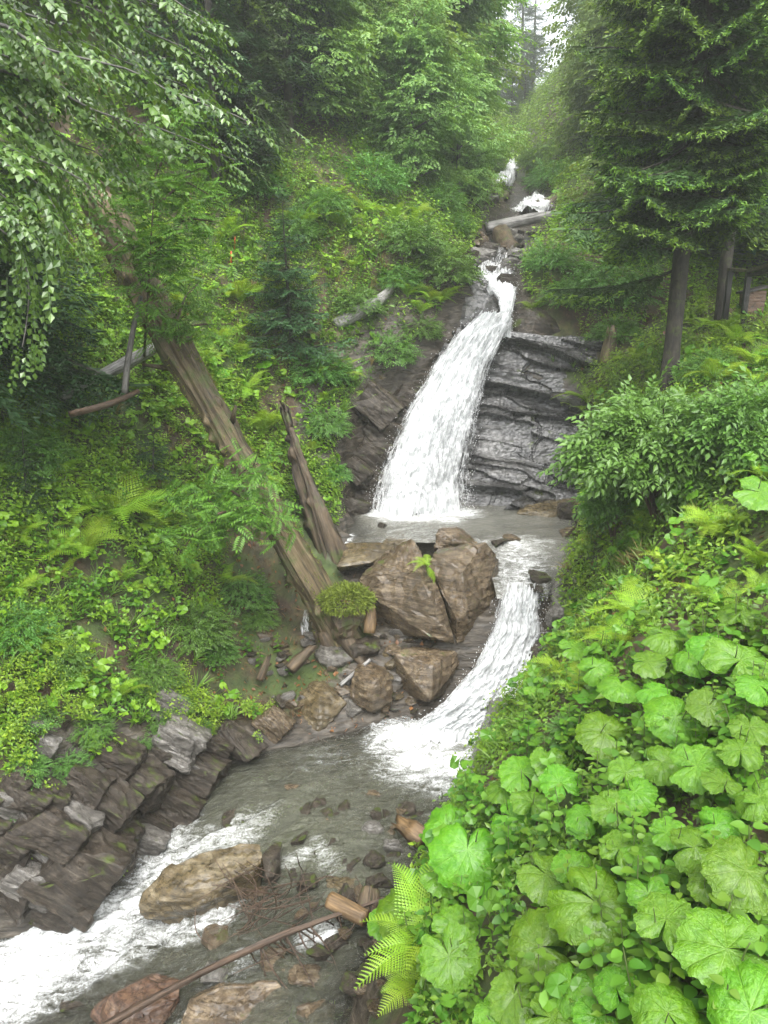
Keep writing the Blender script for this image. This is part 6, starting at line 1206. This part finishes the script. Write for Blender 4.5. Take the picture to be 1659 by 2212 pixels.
for k, (lab, lv) in enumerate(bur):
    fx, fy = lv[0][0], lv[0][1]; gg, tt = ground_hit(fx, fy, lift=.46 if fx > 700 else .2); base = np.array(base_at(gg[0] + .12, gg[1] + .12)); r = thing('butterbur', lab, 'plant', tuple(base))
    for x, y, w, face in lv:
        c, t = ground_hit(x, y, lift=(.46 if fx > 700 else .2) + rng.uniform(-.06, .08)); d = w * t / FPX * 1.12
        n = nrm(np.array([-.12 + rng.normal(0, .14), -.25 - .55 * face + rng.normal(0, .1), 1.0])); az = rng.uniform(0, 6.28); f_ = nrm(np.cross(n, [math.cos(az), math.sin(az), 0])); Rm = frames([f_], [n])[0]
        o = put('leaf', BUR[int(rng.integers(12))], r); o.matrix_local = Matrix.Translation(Vector(c - base)) @ Matrix(Rm.tolist()).to_4x4() @ Matrix.Diagonal((d, d, d, 1))
        e = c - base; gz = float(ground_z(c[0], c[1])) - base[2]
        sk = put('stalk', mesh_np('stalk', *tube(curve([(e[0] + .02, e[1] + .05, gz - .05), (e[0] + .02, e[1] + .04, (gz + e[2]) / 2), e - n * .03], 7), [.012, .009, .007], 6), M['stem']), o); sk.matrix_parent_inverse = o.matrix_local.inverted()

# ------------------------------------------------------------------ nettles and leafy herbs standing between the broad leaves
NET = []
for k in range(5):
    rng = np.random.default_rng(300 + k); a = Acc(); n = 8
    for i_ in range(n):
        z = .18 + .8 * i_ / (n - 1)
        for s_ in range(2):
            az = i_ * 1.57 + s_ * 3.14 + rng.normal(0, .15); f_ = np.array([math.cos(az), math.sin(az), .15 - .35 * (1 - i_ / n)])
            V, F = scatter(LT, [np.array([0, 0, z]) + f_ * .03], frames([f_], [[0, 0, 1.0] + rng.normal(0, .15, 3)]), np.array([.19 * (1 - .55 * (i_ / n) ** 2) * rng.uniform(.85, 1.15)])); a.add(V, F)
    NET.append((a.mesh('leaves', M['nettle'], True), mesh_np('stem', *tube([(0, 0, -.05), (.015, .01, .5), (0, 0, 1.0)], [.011, .006], 4, cap=False), M['stem'])))
def nettle(x, y, h, label, group, k):
    r = thing('nettle', label, 'plant', base_at(x, y), group); r.rotation_euler = (rng.normal(0, .12), rng.normal(0, .12), rng.uniform(0, 6.28)); r.scale = (h, h, h)
    put('foliage', NET[k % 5][0], r); put('stem', NET[k % 5][1], r)
c_ = 0
while c_ < 240:
    px, py = rng.uniform(880, 1659), rng.uniform(1340, 2212)
    if px < 1180 - (py - 1340) * .55 and px < 1000 + max(0, 1700 - py) * .45: continue
    g, t = ground_hit(px, py + 20, lift=.2)
    if bank_dist(g[0], g[1])[1] < .12: continue
    nettle(g[0], g[1], rng.uniform(.34, .58), 'leafy nettle stem near ' + beside(px, py), 'nettles of the right bank', c_); c_ += 1
c_ = 0
while c_ < 70:
    px, py = rng.uniform(0, 700), rng.uniform(1100, 1560); g, t = ground_hit(px, py)
    if bank_dist(g[0], g[1])[0] < .7: continue
    nettle(g[0], g[1], rng.uniform(.3, .5), 'leafy herb stem near ' + beside(px, py), 'leafy herbs of the lower left bank', c_); c_ += 1

# ------------------------------------------------------------------ ground cover, too dense to count
HB = [herb(9, LS, k, lsize=.34) for k in range(4)] + [herb(12, LS, 8 + k, lsize=.24) for k in range(3)]
HQ = [herb(10, LQ, 20 + k, lsize=.3) for k in range(5)]
TF = [tuft(14, k) for k in range(3)]
def round_leaves(n, seed):
    rng = np.random.default_rng(seed); a = Acc(); th = np.linspace(-1.25, 4.39, 9)
    for k in range(n):
        az = rng.uniform(0, 6.28); r = rng.uniform(.15, .6); h_ = rng.uniform(.45, 1.0); c = np.array([math.cos(az) * r, math.sin(az) * r, h_]); rad = rng.uniform(.14, .27)
        rim = np.stack([np.cos(th), np.sin(th), .18 * np.sin(th * 3 + k)], -1) * rad; V = np.concatenate([[[0, 0, 0]], rim]); Rm = frames([[math.cos(az + 1), math.sin(az + 1), rng.normal(0, .2)]], [[rng.normal(0, .3), rng.normal(-.2, .3), 1.0]])[0]
        a.add(V @ Rm.T + c, np.array([[0, i_, i_ + 1] for i_ in range(1, 9)])); a.add(*tube([(c[0] * .2, c[1] * .2, 0), tuple(c)], [.012, .008], 3, cap=False))
    return a.get()
RL = [round_leaves(5, k) for k in range(3)]
rng = np.random.default_rng(2024)
def cover_points(n, x0, x1, y0, y1, keep):
    out = []
    while sum(map(len, out)) < n:
        m = n * 3; x = rng.uniform(x0, x1, m); y = rng.uniform(y0, y1, m)
        gx = (ground_z(x + .1, y, False) - ground_z(x - .1, y, False)) / .2; w = np.sqrt(1 + gx ** 2)
        ok = (rng.random(m) < w / 3.0) & keep(x, y); out.append(np.stack([x, y], -1)[ok])
        if sum(map(len, out)) == 0 and len(out) > 5: break
    p = np.concatenate(out)[:n]; return np.concatenate([p, ground_z(p[:, 0], p[:, 1])[:, None]], 1)
def outside(x, y, ml, mr):
    a, b = bank_dist(x, y); return (a > ml) | (b > mr)
def patchy(x, y, f, th): return fbm(np.stack([x * f, y * f, 0 * x], -1), 3, 55) > th
def cover(name, label, cat, mat, P, protos, size, tilt=.3):
    a = Acc(); n = len(P); S = rng.uniform(*size, n); idx = rng.integers(len(protos), size=n)
    gx = (ground_z(P[:, 0] + .15, P[:, 1], False) - ground_z(P[:, 0] - .15, P[:, 1], False)) / .3
    up = np.stack([-np.clip(gx, -1.5, 1.5) * .45, np.full(n, -.2), np.ones(n)], -1) + rng.normal(0, tilt, (n, 3)); az = rng.uniform(0, 6.28, n); hd = np.stack([np.cos(az), np.sin(az), 0 * az], -1)
    up = nrm(up); f_ = np.cross(up, hd); Rm = np.stack([np.cross(f_, up), f_, up], -1)
    for k, pr in enumerate(protos):
        m_ = idx == k
        if m_.any(): a.add(*scatter(pr, P[m_] - [0, 0, .02], Rm[m_], S[m_]))
    return stuff(put(name, a.mesh(name, M[mat], False)), label, cat)
rockbank = lambda x, y: ~((y < 10.2) & (x < -1.5) & (bank_dist(x, y)[0] < .6 + .5 * fbm(np.stack([x * 1.3, y * 1.3, 0 * x], -1), 2, 91)))
pile = lambda x, y: ~((x > -2.6) & (x < 2.7) & (y > 9.8) & (y < 13.3))
near = lambda x, y: outside(x, y, .25, .12) & rockbank(x, y) & pile(x, y)
shelf = lambda x, y: ~((x > 2.6) & (x < 4.2) & (y > 15.5) & (y < 17.6))
P = cover_points(5600, -7.5, -.3, 7.3, 14.2, lambda x, y: near(x, y) & patchy(x, y, .7, -.6)); cover('ground_cover', 'lush bright herbs of the left bank below the leaning log', 'ground cover', 'herb', P, HB, (.16, .36))
P = cover_points(3800, -9, -.3, 13.5, 18.5, lambda x, y: near(x, y) & patchy(x, y, .7, -.35)); cover('ground_cover', 'mixed bright herbs covering the left bank', 'ground cover', 'herb', P, HB, (.15, .34))
P = cover_points(2600, -9, 1.5, 7, 20, lambda x, y: near(x, y) & patchy(x, y, .5, -.1)); cover('ground_cover', 'darker leafy undergrowth of the left bank', 'ground cover', 'herb2', P, HB, (.16, .34))
P = cover_points(4000, .3, 7.5, .5, 14.5, near); cover('ground_cover', 'low leafy undergrowth below the broad leaves of the right bank', 'ground cover', 'herb2', P, HB, (.14, .34))
P = cover_points(2600, .3, 9, 6, 17.5, lambda x, y: near(x, y) & shelf(x, y) & patchy(x, y, .8, 0)); cover('ground_cover', 'bright herbs on the right bank', 'ground cover', 'herb', P, HB, (.18, .42))
P = cover_points(9500, -9, 13, 16.5, 38, lambda x, y: outside(x, y, .15, .12) & shelf(x, y)); cover('ground_cover', 'undergrowth along the upper stream and slopes', 'ground cover', 'herb', P, HQ, (.24, .55))
P = cover_points(5000, -9, 22, 36.5, 80, lambda x, y: (y > 38) | outside(x, y, .1, .1)); cover('ground_cover', 'hazy undergrowth of the upper valley', 'ground cover', 'herb', P, HQ, (.5, 1.2))
P = cover_points(1000, -8, 0, 7.3, 18, near); cover('ground_cover', 'round leaved plants scattered over the left bank', 'ground cover', 'herb', P, RL, (.2, .36))
P = cover_points(420, .3, 7, 1, 15, near); cover('ground_cover', 'round leaved plants scattered over the right bank', 'ground cover', 'herb2', P, RL, (.22, .36))
P = cover_points(900, -9, 0, 7.2, 18, lambda x, y: near(x, y) & patchy(x, y, 1.1, .1)); cover('grass', 'grass tufts on the left bank', 'grass', 'grass', P, TF, (.22, .45))
P = cover_points(500, .5, 7, 4, 17, lambda x, y: near(x, y) & patchy(x, y, 1.2, .2)); cover('grass', 'grass tufts on the right bank', 'grass', 'grass', P, TF, (.2, .42))
P = cover_points(260, -8, 4, 8, 18, lambda x, y: outside(x, y, .2, .1) & pile(x, y) & patchy(x, y, 1.3, .25)); cover('grass', 'dry straw coloured grass hanging on the banks', 'grass', 'drygrass', P, TF, (.2, .4))
P = cover_points(1500, -2.6, 1.0, 9.8, 12.6, lambda x, y: outside(x, y, -.5, 9)); cover('leaf_litter', 'brown leaves and bark bits among the stones under the leaning log', 'leaf litter', 'litter', P + [0, 0, .03], [(LS[0] * np.array([1.3, 1, 1]), LS[1]), (LS[0] * np.array([.3, 1.8, 1]), LS[1])], (.04, .1), 1.2)
P = cover_points(2600, -9, 6, 6.2, 19, lambda x, y: outside(x, y, .2, .05)); lf1 = (LS[0] * np.array([1.3, 1, 1]), LS[1]); cover('leaf_litter', 'brown fallen leaves between the plants', 'leaf litter', 'litter', P + [0, 0, .03], [lf1], (.05, .1), 1.2)
P = cover_points(1700, -6.5, -1.8, 7.2, 10.6, lambda x, y: outside(x, y, .12, 9) & (bank_dist(x, y)[0] < 1.6)); P = P[patchy(P[:, 0], P[:, 1], 1.4, -.25)]; P[:, 0] += .2; P[:, 2] += .06; cover('ground_cover', 'small creeping plants on the left rocks', 'ground cover', 'herb', P, HB, (.1, .24))

# ------------------------------------------------------------------ haze: rain filled air round the whole place
hz, N, L, out = nmat('rain_haze'); pv = N.new('ShaderNodeVolumePrincipled'); pv.inputs['Color'].default_value = (.93, .97, .95, 1); pv.inputs['Density'].default_value = .002; pv.inputs['Anisotropy'].default_value = .2
L.new(pv.outputs[0], out.inputs['Volume'])
V, F = box(-60, 65, -30, 125, -4.5, 62); stuff(put('haze', mesh_np('haze', V, F, hz, False)), 'pale rainy haze filling the valley', 'haze')
